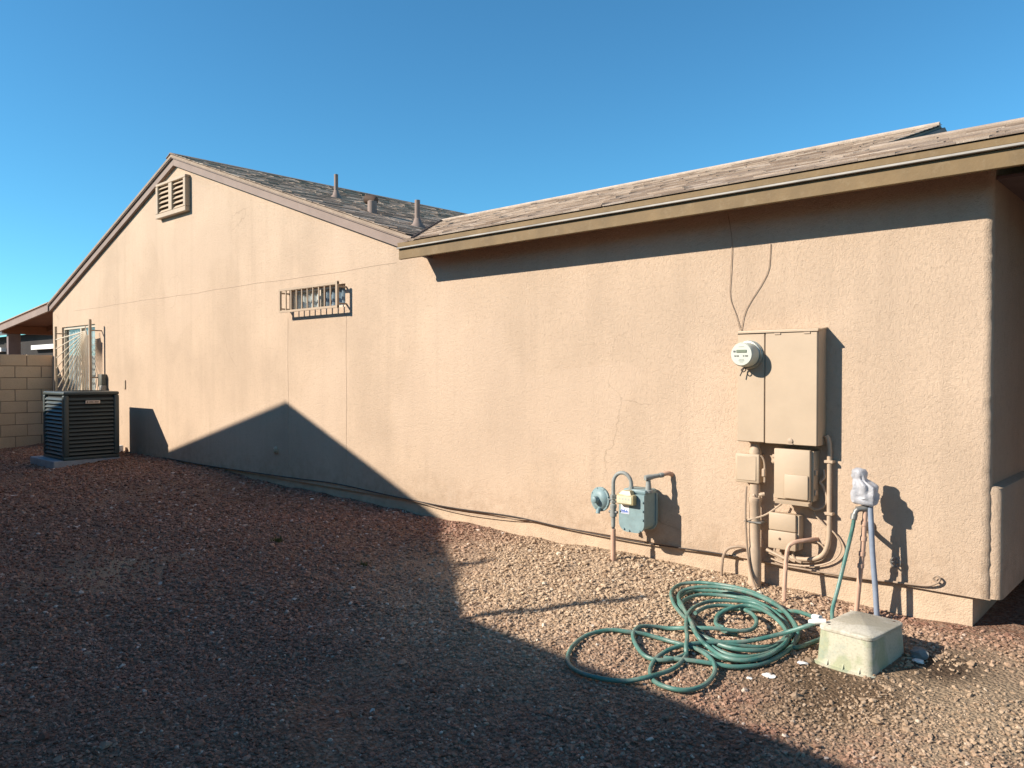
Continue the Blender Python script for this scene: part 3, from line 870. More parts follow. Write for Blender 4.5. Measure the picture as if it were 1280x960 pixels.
for dx, dz, w_ in ((-.018, -.034, .036), (-.022, -.043, .044), (-.014, -.052, .028), (-.020, .056, .040)):
    pm.box(mc.x + dx, mc.x + dx + w_, fy - .001, fy + .001, mc.z + dz - .0015, mc.z + dz + .0015)
pm.build('printed_marks', M['faceprint'], mt)
MB().tube(spline([(mc.x - .03, -.19, 1.43), (mc.x - .045, -.20, 1.415), (mc.x - .03, -.205, 1.40), (mc.x - .01, -.20, 1.412), (mc.x - .03, -.19, 1.425), (mc.x - .055, -.20, 1.37)], 4), .004, 6).build('seal_wire', M['cable'], mt)

# stringy wires hanging on the wall above the panel
for pts, lab in (([(-2.839, -.012, 2.60), (-2.806, -.008, 2.40), (-2.812, -.010, 2.2), (-2.819, -.008, 1.976), (-2.77, -.010, 1.83), (-2.734, -.012, 1.715)], 'thin wire hanging down from the eave to the electric panel'),
                 ([(-2.502, -.007, 2.336), (-2.514, -.008, 2.161), (-2.56, -.007, 2.06), (-2.607, -.008, 1.992), (-2.65, -.007, 1.93), (-2.700, -.008, 1.84), (-2.728, -.010, 1.715)], 'short curled wire on the wall, right of the long wire above the panel')):
    tag(MB().tube(spline(pts, 5), .0028, 5).build('hanging_wire', M['copper'], None), lab, 'wire')

# ------------------------------------------------------------------ junction boxes under the panel
ba = empty('junction_box', (-2.62, -.06, .58), 'small tan junction box on top of the fat conduit, left under the panel', 'junction box', 'utility boxes under the electric panel')
MB().rbox(-2.700, -2.540, -.095, -.001, .590, .795, .006, 2).build('body', M['tan'], ba, smooth=True)
MB().rbox(-2.715, -2.528, -.122, -.093, .588, .802, .010, 2).build('lid', M['tan'], ba, smooth=True)
MB().rbox(-2.700, -2.548, -.127, -.119, .606, .786, .004, 1).build('raised_panel', M['tan'], ba, smooth=True)
MB().lathe((-2.585, -.06, .79), (0, 0, 1), [(0, .042), (.03, .046), (.05, .036), (.10, .034)], 16).build('top_nipple', M['tan_pipe'], ba, smooth=True)
MB().tube(spline([(-2.52, -.11, .795), (-2.505, -.10, .77), (-2.50, -.09, .72), (-2.50, -.09, .60)], 4), .007, 6).build('hasp_wire', M['tan_pipe'], ba)
MB().rbox(-2.518, -2.492, -.105, -.075, .64, .70, .006, 1).build('hasp', M['tan_pipe'], ba)
fc = empty('fat_conduit', (-2.575, -.08, -.18), 'fat vertical tan conduit running from a small box into the gravel', 'conduit')
MB().lathe((-2.575, -.085, -.22), (0, 0, 1), [(0, .047), (.33, .047), (.345, .041), (.66, .040), (.675, .047), (.70, .047), (.705, .038), (.80, .036)], 18).build('pipe', M['tan_pipe'], fc, smooth=True)
MB().rbox(-2.640, -2.506, -.132, -.038, .30, .312, .003, 1).build('strap', M['galv'], fc)
for k in range(5):
    MB().lathe((-2.60 + .022 * k, -.10 - .012 * math.sin(k * 2.1), .50 + .014 * math.cos(k * 1.7)), (1, .2 * k - .4, .3), [(0, .014), (.022, .014)], 8).build('clamp', M['tan_pipe'], fc, smooth=True)
MB().tube(spline([(-2.63, -.11, .56), (-2.625, -.135, .40), (-2.615, -.14, .20), (-2.59, -.145, 0.0), (-2.555, -.15, -.12), (-2.52, -.16, -.19)], 5), .008, 7).build('ground_wire', M['copper'], fc, smooth=True)
MB().tube(spline([(-2.63, -.135, .31), (-2.50, -.10, .36), (-2.42, -.08, .42), (-2.38, -.06, .46)], 5), .007, 6).build('side_wire', M['tan_pipe'], fc, smooth=True)

bb = empty('junction_box', (-2.275, -.07, .49), 'tallest tan utility box, directly under the electric panel door', 'junction box', 'utility boxes under the electric panel')
MB().rbox(-2.400, -2.135, -.110, -.001, .500, .850, .006, 2).build('body', M['tan'], bb, smooth=True)
ld = MB().rbox(-2.407, -2.150, -.142, -.109, .505, .858, .006, 2).build('lid', M['tan'], bb, smooth=True)
MB().rbox(-2.330, -2.158, -.153, -.140, .512, .682, .008, 2).build('access_cover', M['tan'], ld, smooth=True)
MB().prism([(-2.39, -.165, .490), (-2.39, -.100, .502), (-2.39, -.100, .478), (-2.39, -.160, .472)], (.24, 0, 0)).build('bottom_lip', M['tan'], bb)
for z in (.80, .765):
    MB().rbox(-2.428, -2.404, -.130, -.105, z - .012, z + .012, .005, 1).build('hinge_knob', M['tan_pipe'], bb)
for z in (.70, .56):
    MB().rbox(-2.136, -2.124, -.10, -.06, z - .02, z + .02, .004, 1).build('side_clip', M['tan_pipe'], bb)

bc = empty('junction_box', (-2.355, -.05, .13), 'low tan utility box with a two part cover, just above the wall base', 'junction box', 'utility boxes under the electric panel')
MB().rbox(-2.452, -2.245, -.085, -.001, .140, .385, .006, 2).build('body', M['tan'], bc, smooth=True)
MB().rbox(-2.461, -2.262, -.106, -.083, .268, .392, .008, 2).build('upper_cover', M['tan'], bc, smooth=True)
MB().rbox(-2.463, -2.260, -.110, -.083, .135, .264, .008, 2).build('lower_cover', M['tan'], bc, smooth=True)
MB().lathe((-2.375, -.109, .21), (0, -1, 0), [(0, .010), (.004, .009), (.005, .001)], 10).build('screw', M['seam'], bc)
for k in range(4):
    x = -2.43 + k * .045
    MB().tube(spline([(x, -.04, .145), (x - .01, -.05, .10), (x + .02, -.05, .06), (x + .05, -.045, .05)], 4), .008, 6).build('cable_tail', M['tan_pipe'], bc, smooth=True)
MB().tube([(-2.50, -.05, .105), (-2.36, -.06, .065)], .012, 8).build('cross_pipe', M['tan_pipe'], bc, smooth=True)

tc = MB().tube(spline([(-2.075, -.05, .96), (-2.060, -.04, .92), (-2.055, -.035, .80), (-2.055, -.035, .55), (-2.055, -.035, .30), (-2.065, -.035, .20), (-2.10, -.035, .125), (-2.17, -.035, .085), (-2.28, -.035, .07), (-2.36, -.035, .075)], 6), .017, 10)
cd_ = empty('thin_conduit', (-2.055, -.035, .07), 'thin upright tan conduit right of the boxes, curving left at its foot', 'conduit')
tc.build('pipe', M['tan_pipe'], cd_, smooth=True)
for z in (.78, .42):
    MB().rbox(-2.085, -2.025, -.058, -.001, z - .01, z + .01, .003, 1).build('strap', M['tan_pipe'], cd_)
c1 = MB().tube(spline([(-2.20, -.04, .48), (-2.188, -.03, .44), (-2.099, -.035, .345), (-2.017, -.03, .284), (-1.975, -.03, .195), (-2.02, -.03, .105), (-2.154, -.03, .04), (-2.355, -.03, .02), (-2.475, -.03, .04)], 7), .006, 7)
tag(c1.build('coiled_cable', M['tan_pipe'], None, smooth=True), 'tan cable looping wide round the foot of the thin conduit', 'cable')
c2 = MB().tube(spline([(-2.25, -.03, .215), (-2.126, -.03, .205), (-2.078, -.03, .142), (-2.126, -.03, .079), (-2.268, -.03, .05), (-2.415, -.03, .061), (-2.517, -.03, .085)], 7), .006, 7)
tag(c2.build('coiled_cable', M['tan_pipe'], None, smooth=True), 'tan cable in a small loop beside the lowest utility box', 'cable')
c3 = MB().tube(spline([(-2.19, -.08, .47), (-2.15, -.05, .44), (-2.10, -.03, .46), (-2.075, -.03, .52), (-2.10, -.03, .60), (-2.12, -.03, .63), (-2.09, -.03, .67), (-2.10, -.02, .72)], 6), .010, 7)
tag(c3.build('curved_cable', M['tan_pipe'], None, smooth=True), 'thick tan cable bending up between the tall box and the conduit', 'cable')
el = MB().tube(spline([(-2.285, -.24, -.20), (-2.285, -.225, -.02), (-2.285, -.20, .12), (-2.275, -.185, .185), (-2.24, -.16, .215), (-2.18, -.08, .225), (-2.15, .0, .225)], 6), .015, 9)
tag(el.build('bent_pipe', M['pinkpipe'], None, smooth=True), 'pale bent pipe rising from the gravel into the low utility box', 'pipe')
lp = MB().tube(spline([(-2.845, -.08, -.19), (-2.842, -.07, -.05), (-2.835, -.06, .01), (-2.806, -.05, .062), (-2.741, -.045, .088), (-2.68, -.03, .09), (-2.60, -.02, .085)], 6), .011, 8)
tag(lp.build('bent_pipe', M['copper'], None, smooth=True), 'thin brown hooped pipe left of the fat conduit', 'pipe')

# cables pinned along the foot of the stucco
low = [(-13.0, -.012, .0), (-12.70, -.012, .012), (-11.4, -.012, .006), (-10.25, -.012, .018), (-9.0, -.012, .035), (-7.94, -.012, .055), (-7.0, -.012, .025), (-5.96, -.012, .005), (-5.06, -.012, .022), (-4.475, -.012, .0), (-3.88, -.012, -.012), (-3.47, -.012, -.01), (-3.0, -.012, .004), (-2.75, -.012, .006)]
tag(MB().tube(spline(low, 6), .0065, 6).build('wall_cable', M['cable'], None, smooth=True), 'long dark cable sagging along the foot of the wall', 'cable')
low2 = [(-6.9, -.010, .03), (-6.4, -.014, .0), (-5.8, -.014, -.028), (-5.2, -.014, -.012), (-4.8, -.012, .02)]
tag(MB().tube(spline(low2, 6), .004, 6).build('wall_cable', M['copper'], None, smooth=True), 'thin loose cable hanging under the long dark cable', 'cable')
hk = [(-2.53, -.02, .008), (-2.33, -.018, .0), (-1.94, -.018, .004), (-1.63, -.018, .018), (-1.45, -.022, .03), (-1.385, -.03, .055), (-1.36, -.03, .085), (-1.38, -.03, .105), (-1.40, -.03, .085), (-1.375, -.03, .065)]
tag(MB().tube(spline(hk, 6), .007, 7).build('wall_cable', M['copper'], None, smooth=True), 'brown cable along the wall base with its end curled by the corner', 'cable')

# ------------------------------------------------------------------ gas meter
gm = empty('gas_meter', (-3.56, -.2, -.17), 'grey gas meter with a round regulator and hooped riser pipe', 'gas meter')
sx, sy = -3.715, -.235
MB().lathe((sx, sy - .02, -.24), (0, 0, 1), [(0, .022), (.36, .021), (.362, .012)], 12).build('pipe_sleeve', M['pinkpipe'], gm, smooth=True)
MB().lathe((sx, sy - .02, .115), (0, 0, 1), [(0, .013), (.03, .013)], 10).build('dark_nipple', M['gasdark'], gm, smooth=True)
MB().lathe((sx, sy - .02, .14), (0, 0, 1), [(0, .017), (.08, .017), (.082, .027), (.10, .029), (.14, .022), (.16, .029), (.18, .027), (.185, .018), (.24, .017)], 14).build('shutoff_valve', M['gaspipe'], gm, smooth=True)
MB().lathe((sx - .04, sy - .02, .26), (1, 0, 0), [(0, .012), (.08, .012)], 8).build('valve_stub', M['gasdark'], gm, smooth=True)
arc = [(sx, sy - .02, .36), (sx, sy - .02, .50)] + [(sx + .077 * (1 - math.cos(a)), sy - .02 + .01 * a, .50 + .085 * math.sin(a)) for a in np.linspace(.2, 2.94, 12)] + [(sx + .154, sy + .01, .49), (sx + .154, sy + .01, .45)]
MB().tube(arc, .0155, 12).build('riser_hoop', M['gaspipe'], gm, smooth=True)
for z in (.335, .365, .385):
    MB().lathe((sx, sy - .02, z), (0, 0, 1), [(0, .026), (.016, .026)], 6).build('coupling', M['gaspipe'], gm)
MB().tube([(sx - .09, sy - .04, .355), (sx, sy - .02, .36)], .012, 8).build('regulator_stem', M['gasdark'], gm, smooth=True)
rc = Vector((-3.845, -.255, .350)); ra = Vector((-.12, -1, .02)).normalized()
rg = MB().lathe(rc, ra, [(-.055, .03), (-.045, .055), (-.012, .085), (-.010, .101), (.008, .101), (.010, .088), (.030, .072), (.040, .045), (.042, .022)], 28).build('regulator', M['gasgrey'], gm, smooth=True)
MB().lathe(rc + ra * .038, ra, [(0, .030), (.045, .028), (.050, .022), (.051, .001)], 18).build('regulator_cap', M['gasgrey'], rg, smooth=True)
MB().tube([rc + Vector((.01, .0, -.06)), rc + Vector((.015, -.05, -.085)), rc + Vector((.015, -.055, -.11))], .018, 10).build('vent_spout', M['gasgrey'], rg, smooth=True)
for k in range(8):
    a = k * math.pi / 4 + .3
    u_ = ra.orthogonal().normalized(); w_ = ra.cross(u_)
    q = rc + ra * .004 + (u_ * math.cos(a) + w_ * math.sin(a)) * .094
    MB().lathe(q, ra, [(0, .006), (.010, .006)], 6).build('bolt', M['gasgrey'], rg)
# body: rounded-bottom case with a front cover
def case(x0, x1, zt, zb, y0, y1, rad):
    pts = [(x1, zt), (x0, zt)]
    pts += [(x0 + rad - rad * math.cos(a), zb + rad - rad * math.sin(a)) for a in np.linspace(0, math.pi / 2, 7)]
    pts += [(x1 - rad + rad * math.sin(a), zb + rad - rad * math.cos(a)) for a in np.linspace(0, math.pi / 2, 7)]
    return MB().prism([(x, y0, z) for x, z in pts], (0, y1 - y0, 0))
gx0, gx1 = -3.655, -3.415
body = case(gx0 + .012, gx1 - .012, .435, .135, -.235, -.085, .06).build('case', M['gasgrey'], gm, smooth=True)
fc_ = case(gx0, gx1, .425, .118, -.262, -.236, .075).build('front_cover', M['gasgrey'], gm, smooth=True)
case(gx0, gx1, .425, .120, -.084, -.062, .075).build('back_cover', M['gasgrey'], gm, smooth=True)
for x, z in ((gx1 - .012, .37), (gx1 - .012, .30), (gx1 - .012, .23), (gx1 - .04, .137), (gx0 + .10, .130), (gx0 + .05, .14), (gx0 + .012, .28)):
    MB().lathe((x, -.260, z), (0, -1, 0), [(0, .008), (.012, .008)], 6).build('bolt', M['gasgrey'], fc_)
MB().rbox(gx0 + .03, gx1 - .0, -.245, -.075, .428, .462, .012, 2).build('top_plate', M['gasgrey'], gm, smooth=True)
ix = MB().rbox(gx0 + .012, gx0 + .175, -.318, -.262, .342, .425, .012, 2).build('index_cover', M['brass'], gm, smooth=True)
MB().prism([(gx0 + .035, -.315, .423), (gx0 + .15, -.315, .423), (gx0 + .13, -.30, .452), (gx0 + .06, -.30, .452)], (0, .05, 0)).build('index_top', M['brass'], ix)
MB().rbox(gx0 + .020, gx0 + .160, -.3205, -.317, .352, .412, .002, 1).build('dial_plate', M['ivory'], ix)
dg = MB()
for k in range(4):
    dg.lathe((gx0 + .047 + k * .029, -.3203, .389), (0, -1, 0), [(0, .0095), (.0008, .0095)], 10)
    dg.box(gx0 + .040 + k * .029, gx0 + .054 + k * .029, -.3213, -.3206, .363, .367)
dg.build('dials', M['faceprint'], ix)
st = MB().box(gx0 + .022, gx0 + .100, -.2642, -.2625, .262, .345).build('sticker', M['white'], gm)
sb_ = MB()
for k in range(6):
    h_ = (.022, .016, .022, .012, .018, .010)[k]
    sb_.box(gx0 + .026 + k * .0118, gx0 + .0355 + k * .0118, -.2650, -.2645, .274, .274 + h_)
sb_.box(gx0 + .024, gx0 + .098, -.2648, -.2644, .267, .271)
sb_.build('lettering', M['blueprint'], st)
MB().lathe((sx + .154, sy + .01, .435), (0, 0, 1), [(0, .030), (.020, .030), (.022, .022), (.045, .021)], 8).build('inlet_nut', M['gaspipe'], gm, smooth=True)
ox, oy = -3.425, -.185
MB().lathe((ox, oy, .44), (0, 0, 1), [(0, .038), (.018, .038), (.022, .026), (.06, .022), (.10, .018), (.115, .018)], 14).build('outlet_nut', M['gaspipe'], gm, smooth=True)
MB().lathe((ox, oy, .56), (.15, .25, .04), [(-.03, .021), (-.03, .022), (.0, .024), (.05, .018), (.10, .017), (.102, .021), (.13, .021)], 12).build('outlet_tee', M['gaspipe'], gm, smooth=True)
MB().tube(spline([(ox + .055, oy + .10, .578), (ox + .085, oy + .14, .588), (ox + .10, oy + .175, .58), (ox + .10, .01, .57)], 4), .019, 10).build('outlet_pipe', M['pinkpipe'], gm, smooth=True)

# ------------------------------------------------------------------ faucet standpipe
fs = empty('faucet_standpipe', (-1.79, -.2, -.17), 'faucet standpipe of two pipes topped by a white plastic wrapped valve', 'faucet')
MB().tube([(-1.825, -.18, -.24), (-1.80, -.19, .02), (-1.774, -.20, .25), (-1.760, -.20, .50), (-1.758, -.20, .56)], .0165, 10).build('supply_pipe', M['pinkpipe'], fs, smooth=True)
MB().tube([(-1.690, -.17, -.24), (-1.700, -.185, .0), (-1.715, -.20, .24), (-1.728, -.20, .50), (-1.730, -.20, .60)], .0175, 10).build('relief_pipe', M['bluegrey'], fs, smooth=True)
for z, x in ((.12, -1.789), (.20, -1.780), (.30, -1.771), (.40, -1.766)):
    MB().lathe((x, -.20 + .01 * (.3 - z), z), (.08, 0, 1), [(0, .022), (.028, .022)], 10).build('coupling', M['pinkpipe'], fs, smooth=True)
MB().tube([(-1.768, -.20, .36), (-1.80, -.10, .365), (-1.805, .0, .365)], .017, 10).build('wall_stub', M['tan_pipe'], fs, smooth=True)
MB().lathe((-1.808, -.008, .365), (0, -1, 0), [(0, .045), (.008, .045), (.02, .028), (.03, .026)], 16).build('escutcheon', M['tan_pipe'], fs, smooth=True)
tap = MB().lathe((-1.758, -.20, .515), (-.6, -.5, -.12), [(-.03, .014), (-.03, .022), (.01, .024), (.03, .019), (.06, .018)], 12)
tap.tube([(-1.79, -.227, .51), (-1.806, -.24, .495), (-1.812, -.247, .47)], .017, 10)
tp = tap.build('tap', M['galv'], fs, smooth=True)
MB().lathe((-1.812, -.247, .475), (-.15, -.2, -1), [(0, .021), (.035, .021), (.036, .017)], 10).build('hose_nut', M['galv'], tp, smooth=True)
hw = MB().tube([(-1.62 + .030 * math.cos(a), -.045, .155 + .030 * math.sin(a)) for a in np.linspace(0, 6.283, 17)], .006, 6)
hw.tube([(-1.62, -.045, .125), (-1.62, -.045, .185)], .005, 6).tube([(-1.65, -.045, .155), (-1.59, -.045, .155)], .005, 6)
hw.lathe((-1.62, .002, .155), (0, -1, 0), [(0, .016), (.05, .010)], 10)
hw.build('wheel_shadow', M['galv'], fs, smooth=True)  # solid wheel shape standing in for a wheel's cast shadow on the wall
# crumpled white plastic round the valve
bm = bmesh.new(); bmesh.ops.create_icosphere(bm, subdivisions=4, radius=1)
rw = random.Random(9)
ph = [(rw.uniform(3, 9), rw.uniform(0, 6.28), rw.uniform(-6, 6)) for _ in range(7)]
for v in bm.verts:
    x, y, z = v.co
    ang = math.atan2(y, x); t_ = (1 - math.acos(max(-1, min(1, z))) / math.pi)
    prof_t = [0, .02, .05, .30, .55, .63, .69, .75, .90, .97, 1.0]
    prof_r = [.0, .052, .066, .067, .064, .052, .036, .042, .043, .032, 0.0]
    rad = float(np.interp(t_, prof_t, prof_r))
    fold = 1 + .13 * sum(math.sin(ang * round(f_) + p_ + g_ * t_ * 1.6) for f_, p_, g_ in ph) / 2.6
    rad *= fold
    rad *= 1 + .10 * (1 - 3.0 * abs(noise.noise(Vector((x * 3.2, y * 3.2, z * .9 + 4))))) - .03 + .03 * noise.noise(Vector((x * 7, y * 7, z * 7)))
    lean = -.034 * min(1, max(0, t_ - .55) / .15)
    v.co = Vector((-1.765 + lean + math.copysign(abs(math.cos(ang)) ** .75, math.cos(ang)) * rad * 1.05, -.20 + math.copysign(abs(math.sin(ang)) ** .75, math.sin(ang)) * rad * .85, .530 + .245 * t_ + .007 * math.sin(ang * 3)))
mb = MB(); bm.verts.index_update()
mb.add([v.co.copy() for v in bm.verts], [[v.index for v in f.verts] for f in bm.faces]); bm.free()
mb.build('plastic_wrap', M['bag'], fs, smooth=True, angle=70)

# ------------------------------------------------------------------ valve box on the gravel
vb = empty('valve_box', (-1.55, -.885, -.235), 'stained pale green plastic valve box with a dusty lid, upside of the hose pile', 'valve box')
vb['label'] = 'stained pale green plastic valve box with a dusty lid beside the hose'
rm = Matrix.Rotation(R(-6), 4, 'Z'); vo = Vector((-1.55, -.885, -.25))
def vpt(x, y, z): return vo + rm @ Vector((x, y, z))
def loop(hx, hy, rad, z, n=6):
    out = []
    for cx, cy, a0 in ((hx - rad, hy - rad, 0), (-hx + rad, hy - rad, 90), (-hx + rad, -hy + rad, 180), (hx - rad, -hy + rad, 270)):
        for k in range(n + 1):
            a = R(a0 + 90 * k / n); out.append(vpt(cx + rad * math.cos(a), cy + rad * math.sin(a), z))
    return out
def loft(rings):
    mb = MB(); n = len(rings[0]); vs = [p for r in rings for p in r]
    fs_ = [(i * n + k, i * n + (k + 1) % n, (i + 1) * n + (k + 1) % n, (i + 1) * n + k) for i in range(len(rings) - 1) for k in range(n)]
    fs_ += [tuple(range(n - 1, -1, -1)), tuple(range((len(rings) - 1) * n, len(rings) * n))]
    return mb.add(vs, fs_)
vbody = loft([loop(.178, .240, .05, -.02), loop(.178, .240, .05, .012), loop(.162, .224, .045, .016), loop(.150, .210, .04, .195)]).build('box_body', M['vbox'], vb, smooth=True, angle=35)
loft([loop(.152, .212, .042, .197), loop(.154, .214, .043, .200), loop(.154, .214, .043, .214), loop(.146, .206, .04, .220)]).build('lid', M['vlid'], vb, smooth=True, angle=35)
for sx_, sy_, dx, dy in [(-.09, -.222, 0, -1), (0.0, -.222, 0, -1), (.09, -.222, 0, -1), (.160, -.13, 1, 0), (.160, 0, 1, 0), (.160, .13, 1, 0), (-.160, -.1, -1, 0), (-.160, .1, -1, 0)]:
    p = [vpt(sx_, sy_, .013), vpt(sx_ + dx * .017, sy_ + dy * .017, .013), vpt(sx_ - dx * .004, sy_ - dy * .004, .05)]
    d = rm @ Vector((-dy * .006, dx * .006, 0))
    MB().prism(p, d).build('rib', M['vbox'], vbody)
for x, y in ((-.11, -.16), (.11, .17)):
    MB().lathe(vpt(x, y, .2195), (0, 0, 1), [(0, .008), (.0015, .008)], 10).build('lid_bolt', M['seam'], vb)

# ------------------------------------------------------------------ garden hose
HOSE_B = [(-1.754, -1.041, -0.028), (-1.814, -1.069, -0.059), (-1.912, -1.087, -0.108), (-2.002, -1.158, -0.141), (-2.1, -1.242, -0.165), (-2.239, -1.332, -0.179), (-2.346, -1.454, -0.185), (-2.403, -1.558, -0.205), (-2.411, -1.677, -0.227), (-2.369, -1.801, -0.245), (-2.288, -1.894, -0.259), (-2.184, -1.918, -0.262), (-2.097, -1.884, -0.261), (-2.054, -1.774, -0.255), (-2.07, -1.634, -0.239), (-2.121, -1.538, -0.218), (-2.202, -1.479, -0.203), (-2.289, -1.451, -0.195), (-2.342, -1.461, -0.205), (-2.295, -1.541, -0.216), (-2.267, -1.676, -0.229), (-2.284, -1.799, -0.236), (-2.314, -1.908, -0.237), (-2.39, -1.988, -0.256), (-2.482, -2.066, -0.267), (-2.599, -2.09, -0.267), (-2.717, -2.059, -0.263), (-2.811, -1.981, -0.257), (-2.883, -1.838, -0.248), (-2.893, -1.683, -0.238), (-2.823, -1.57, -0.233), (-2.714, -1.512, -0.224), (-2.627, -1.448, -0.228), (-2.521, -1.416, -0.227), (-2.428, -1.416, -0.228), (-2.306, -1.422, -0.23), (-2.18, -1.441, -0.233), (-2.051, -1.397, -0.232), (-1.964, -1.27, -0.226), (-1.924, -1.12, -0.217), (-1.951, -0.933, -0.206), (-2.015, -0.784, -0.189), (-2.152, -0.637, -0.168), (-2.337, -0.501, -0.148), (-2.535, -0.428, -0.141), (-2.718, -0.441, -0.149), (-2.833, -0.521, -0.162), (-2.83, -0.695, -0.173), (-2.746, -0.853, -0.184), (-2.606, -1.005, -0.194), (-2.467, -1.137, -0.204), (-2.298, -1.303, -0.206), (-2.165, -1.363, -0.212), (-2.038, -1.341, -0.212), (-1.96, -1.221, -0.206), (-1.944, -1.045, -0.195), (-1.96, -0.897, -0.176), (-2.064, -0.736, -0.155), (-2.25, -0.587, -0.134), (-2.432, -0.537, -0.129), (-2.596, -0.54, -0.137), (-2.721, -0.625, -0.14), (-2.75, -0.772, -0.149), (-2.712, -0.881, -0.156), (-2.574, -1.033, -0.167), (-2.448, -1.143, -0.185), (-2.296, -1.28, -0.185), (-2.159, -1.32, -0.189), (-2.038, -1.285, -0.189), (-1.966, -1.177, -0.193), (-1.937, -0.998, -0.173), (-1.946, -0.863, -0.155), (-2.018, -0.744, -0.136), (-2.178, -0.577, -0.114), (-2.375, -0.454, -0.104), (-2.575, -0.382, -0.108), (-2.749, -0.383, -0.115), (-2.878, -0.41, -0.125), (-2.957, -0.495, -0.139), (-2.923, -0.665, -0.15), (-2.808, -0.836, -0.162), (-2.644, -1.012, -0.164), (-2.536, -1.112, -0.162), (-2.397, -1.26, -0.172), (-2.29, -1.319, -0.167), (-2.198, -1.3, -0.177), (-2.099, -1.244, -0.185), (-2.02, -1.179, -0.193), (-1.96, -1.069, -0.187), (-1.968, -0.925, -0.158), (-2.109, -0.766, -0.137), (-2.289, -0.636, -0.116), (-2.432, -0.666, -0.116), (-2.549, -0.755, -0.12), (-2.588, -0.893, -0.128), (-2.562, -1.054, -0.138), (-2.481, -1.222, -0.159), (-2.386, -1.372, -0.169), (-2.324, -1.492, -0.177), (-2.303, -1.536, -0.225), (-2.331, -1.629, -0.235), (-2.398, -1.686, -0.228), (-2.489, -1.684, -0.232), (-2.607, -1.599, -0.237), (-2.688, -1.491, -0.23), (-2.715, -1.363, -0.222), (-2.651, -1.258, -0.209), (-2.55, -1.211, -0.193), (-2.419, -1.221, -0.16), (-2.296, -1.171, -0.148), (-2.197, -1.105, -0.156), (-2.141, -1.026, -0.152), (-2.177, -0.891, -0.143), (-2.263, -0.787, -0.136), (-2.374, -0.752, -0.127), (-2.462, -0.796, -0.124), (-2.519, -0.9, -0.124), (-2.515, -1.052, -0.128)]
HOSE_A = [(-1.775, -0.73, -0.196), (-1.828, -0.87, -0.203), (-1.853, -1.005, -0.204), (-1.885, -1.041, -0.196), (-1.905, -0.93, -0.169), (-1.929, -0.871, -0.135), (-2.08, -0.7, -0.103), (-2.255, -0.576, -0.093), (-2.428, -0.513, -0.087), (-2.616, -0.501, -0.094), (-2.77, -0.568, -0.106), (-2.84, -0.648, -0.13), (-2.794, -0.786, -0.139), (-2.64, -0.976, -0.142), (-2.459, -1.192, -0.148), (-2.322, -1.366, -0.15), (-2.24, -1.384, -0.192), (-2.103, -1.455, -0.198), (-1.996, -1.427, -0.198), (-1.929, -1.317, -0.192), (-1.906, -1.192, -0.175), (-1.899, -1.086, -0.149), (-1.965, -0.966, -0.12), (-2.128, -0.822, -0.1), (-2.3, -0.743, -0.103), (-2.386, -0.851, -0.118), (-2.419, -0.923, -0.152), (-2.383, -1.021, -0.178), (-2.314, -1.051, -0.191)]
HOSE_C = [(-1.776, -0.969, -0.023), (-1.873, -0.858, -0.045), (-2.001, -0.715, -0.085), (-2.09, -0.643, -0.119), (-2.228, -0.568, -0.163), (-2.344, -0.586, -0.173), (-2.429, -0.673, -0.177), (-2.473, -0.775, -0.182), (-2.435, -0.922, -0.192), (-2.381, -1.024, -0.199), (-2.292, -1.092, -0.204), (-2.205, -1.09, -0.205)]
HOSE_D = [(-2.381, -1.642, -0.236), (-2.263, -1.598, -0.235), (-2.12, -1.527, -0.239), (-2.018, -1.464, -0.237), (-1.922, -1.332, -0.23), (-1.885, -1.149, -0.219), (-1.9, -0.958, -0.201), (-1.937, -0.835, -0.173), (-1.965, -0.82, -0.142)]
def laid(P):
    out = []
    for p in spline(P, 7):
        p = Vector(p); p.z = max(p.z - .010, float(surf(np.array(p.x), np.array(p.y))) + .024); out.append(p)
    return out
gh = empty('garden_hose', (-2.3, -1.1, -.24), 'long green garden hose lying in a loose heap of loops', 'hose')
lead = [(-1.814, -.252, .45), (-1.822, -.262, .38), (-1.850, -.30, .20), (-1.872, -.36, .02), (-1.875, -.45, -.11), (-1.83, -.56, -.18), (-1.80, -.68, -.21)]
rh = .0128
MB().tube(laid(lead + [tuple(p) for p in HOSE_A[1:]]), rh, 9).build('hose_run', M['hose'], gh, smooth=True)
MB().tube(laid(HOSE_B), rh, 9).build('hose_run', M['hose'], gh, smooth=True)
MB().tube(laid(HOSE_C), rh, 9).build('hose_run', M['hose'], gh, smooth=True)
MB().tube(laid(HOSE_D), rh, 9).build('hose_run', M['hose'], gh, smooth=True)
e1 = Vector(HOSE_B[0]); e2 = Vector(HOSE_C[0])
MB().tube([e1 + Vector((-.03, 0, -.012)), e1 + Vector((.0, .0, .0)), e1 + Vector((.05, .03, .004))], [.0165, .0175, .015], 10).build('coupling', M['litter'], gh, smooth=True)
MB().tube([e2 + Vector((-.02, .01, -.006)), e2 + Vector((.03, -.012, .002))], [.0165, .0165], 10).build('coupling', M['litter'], gh, smooth=True)

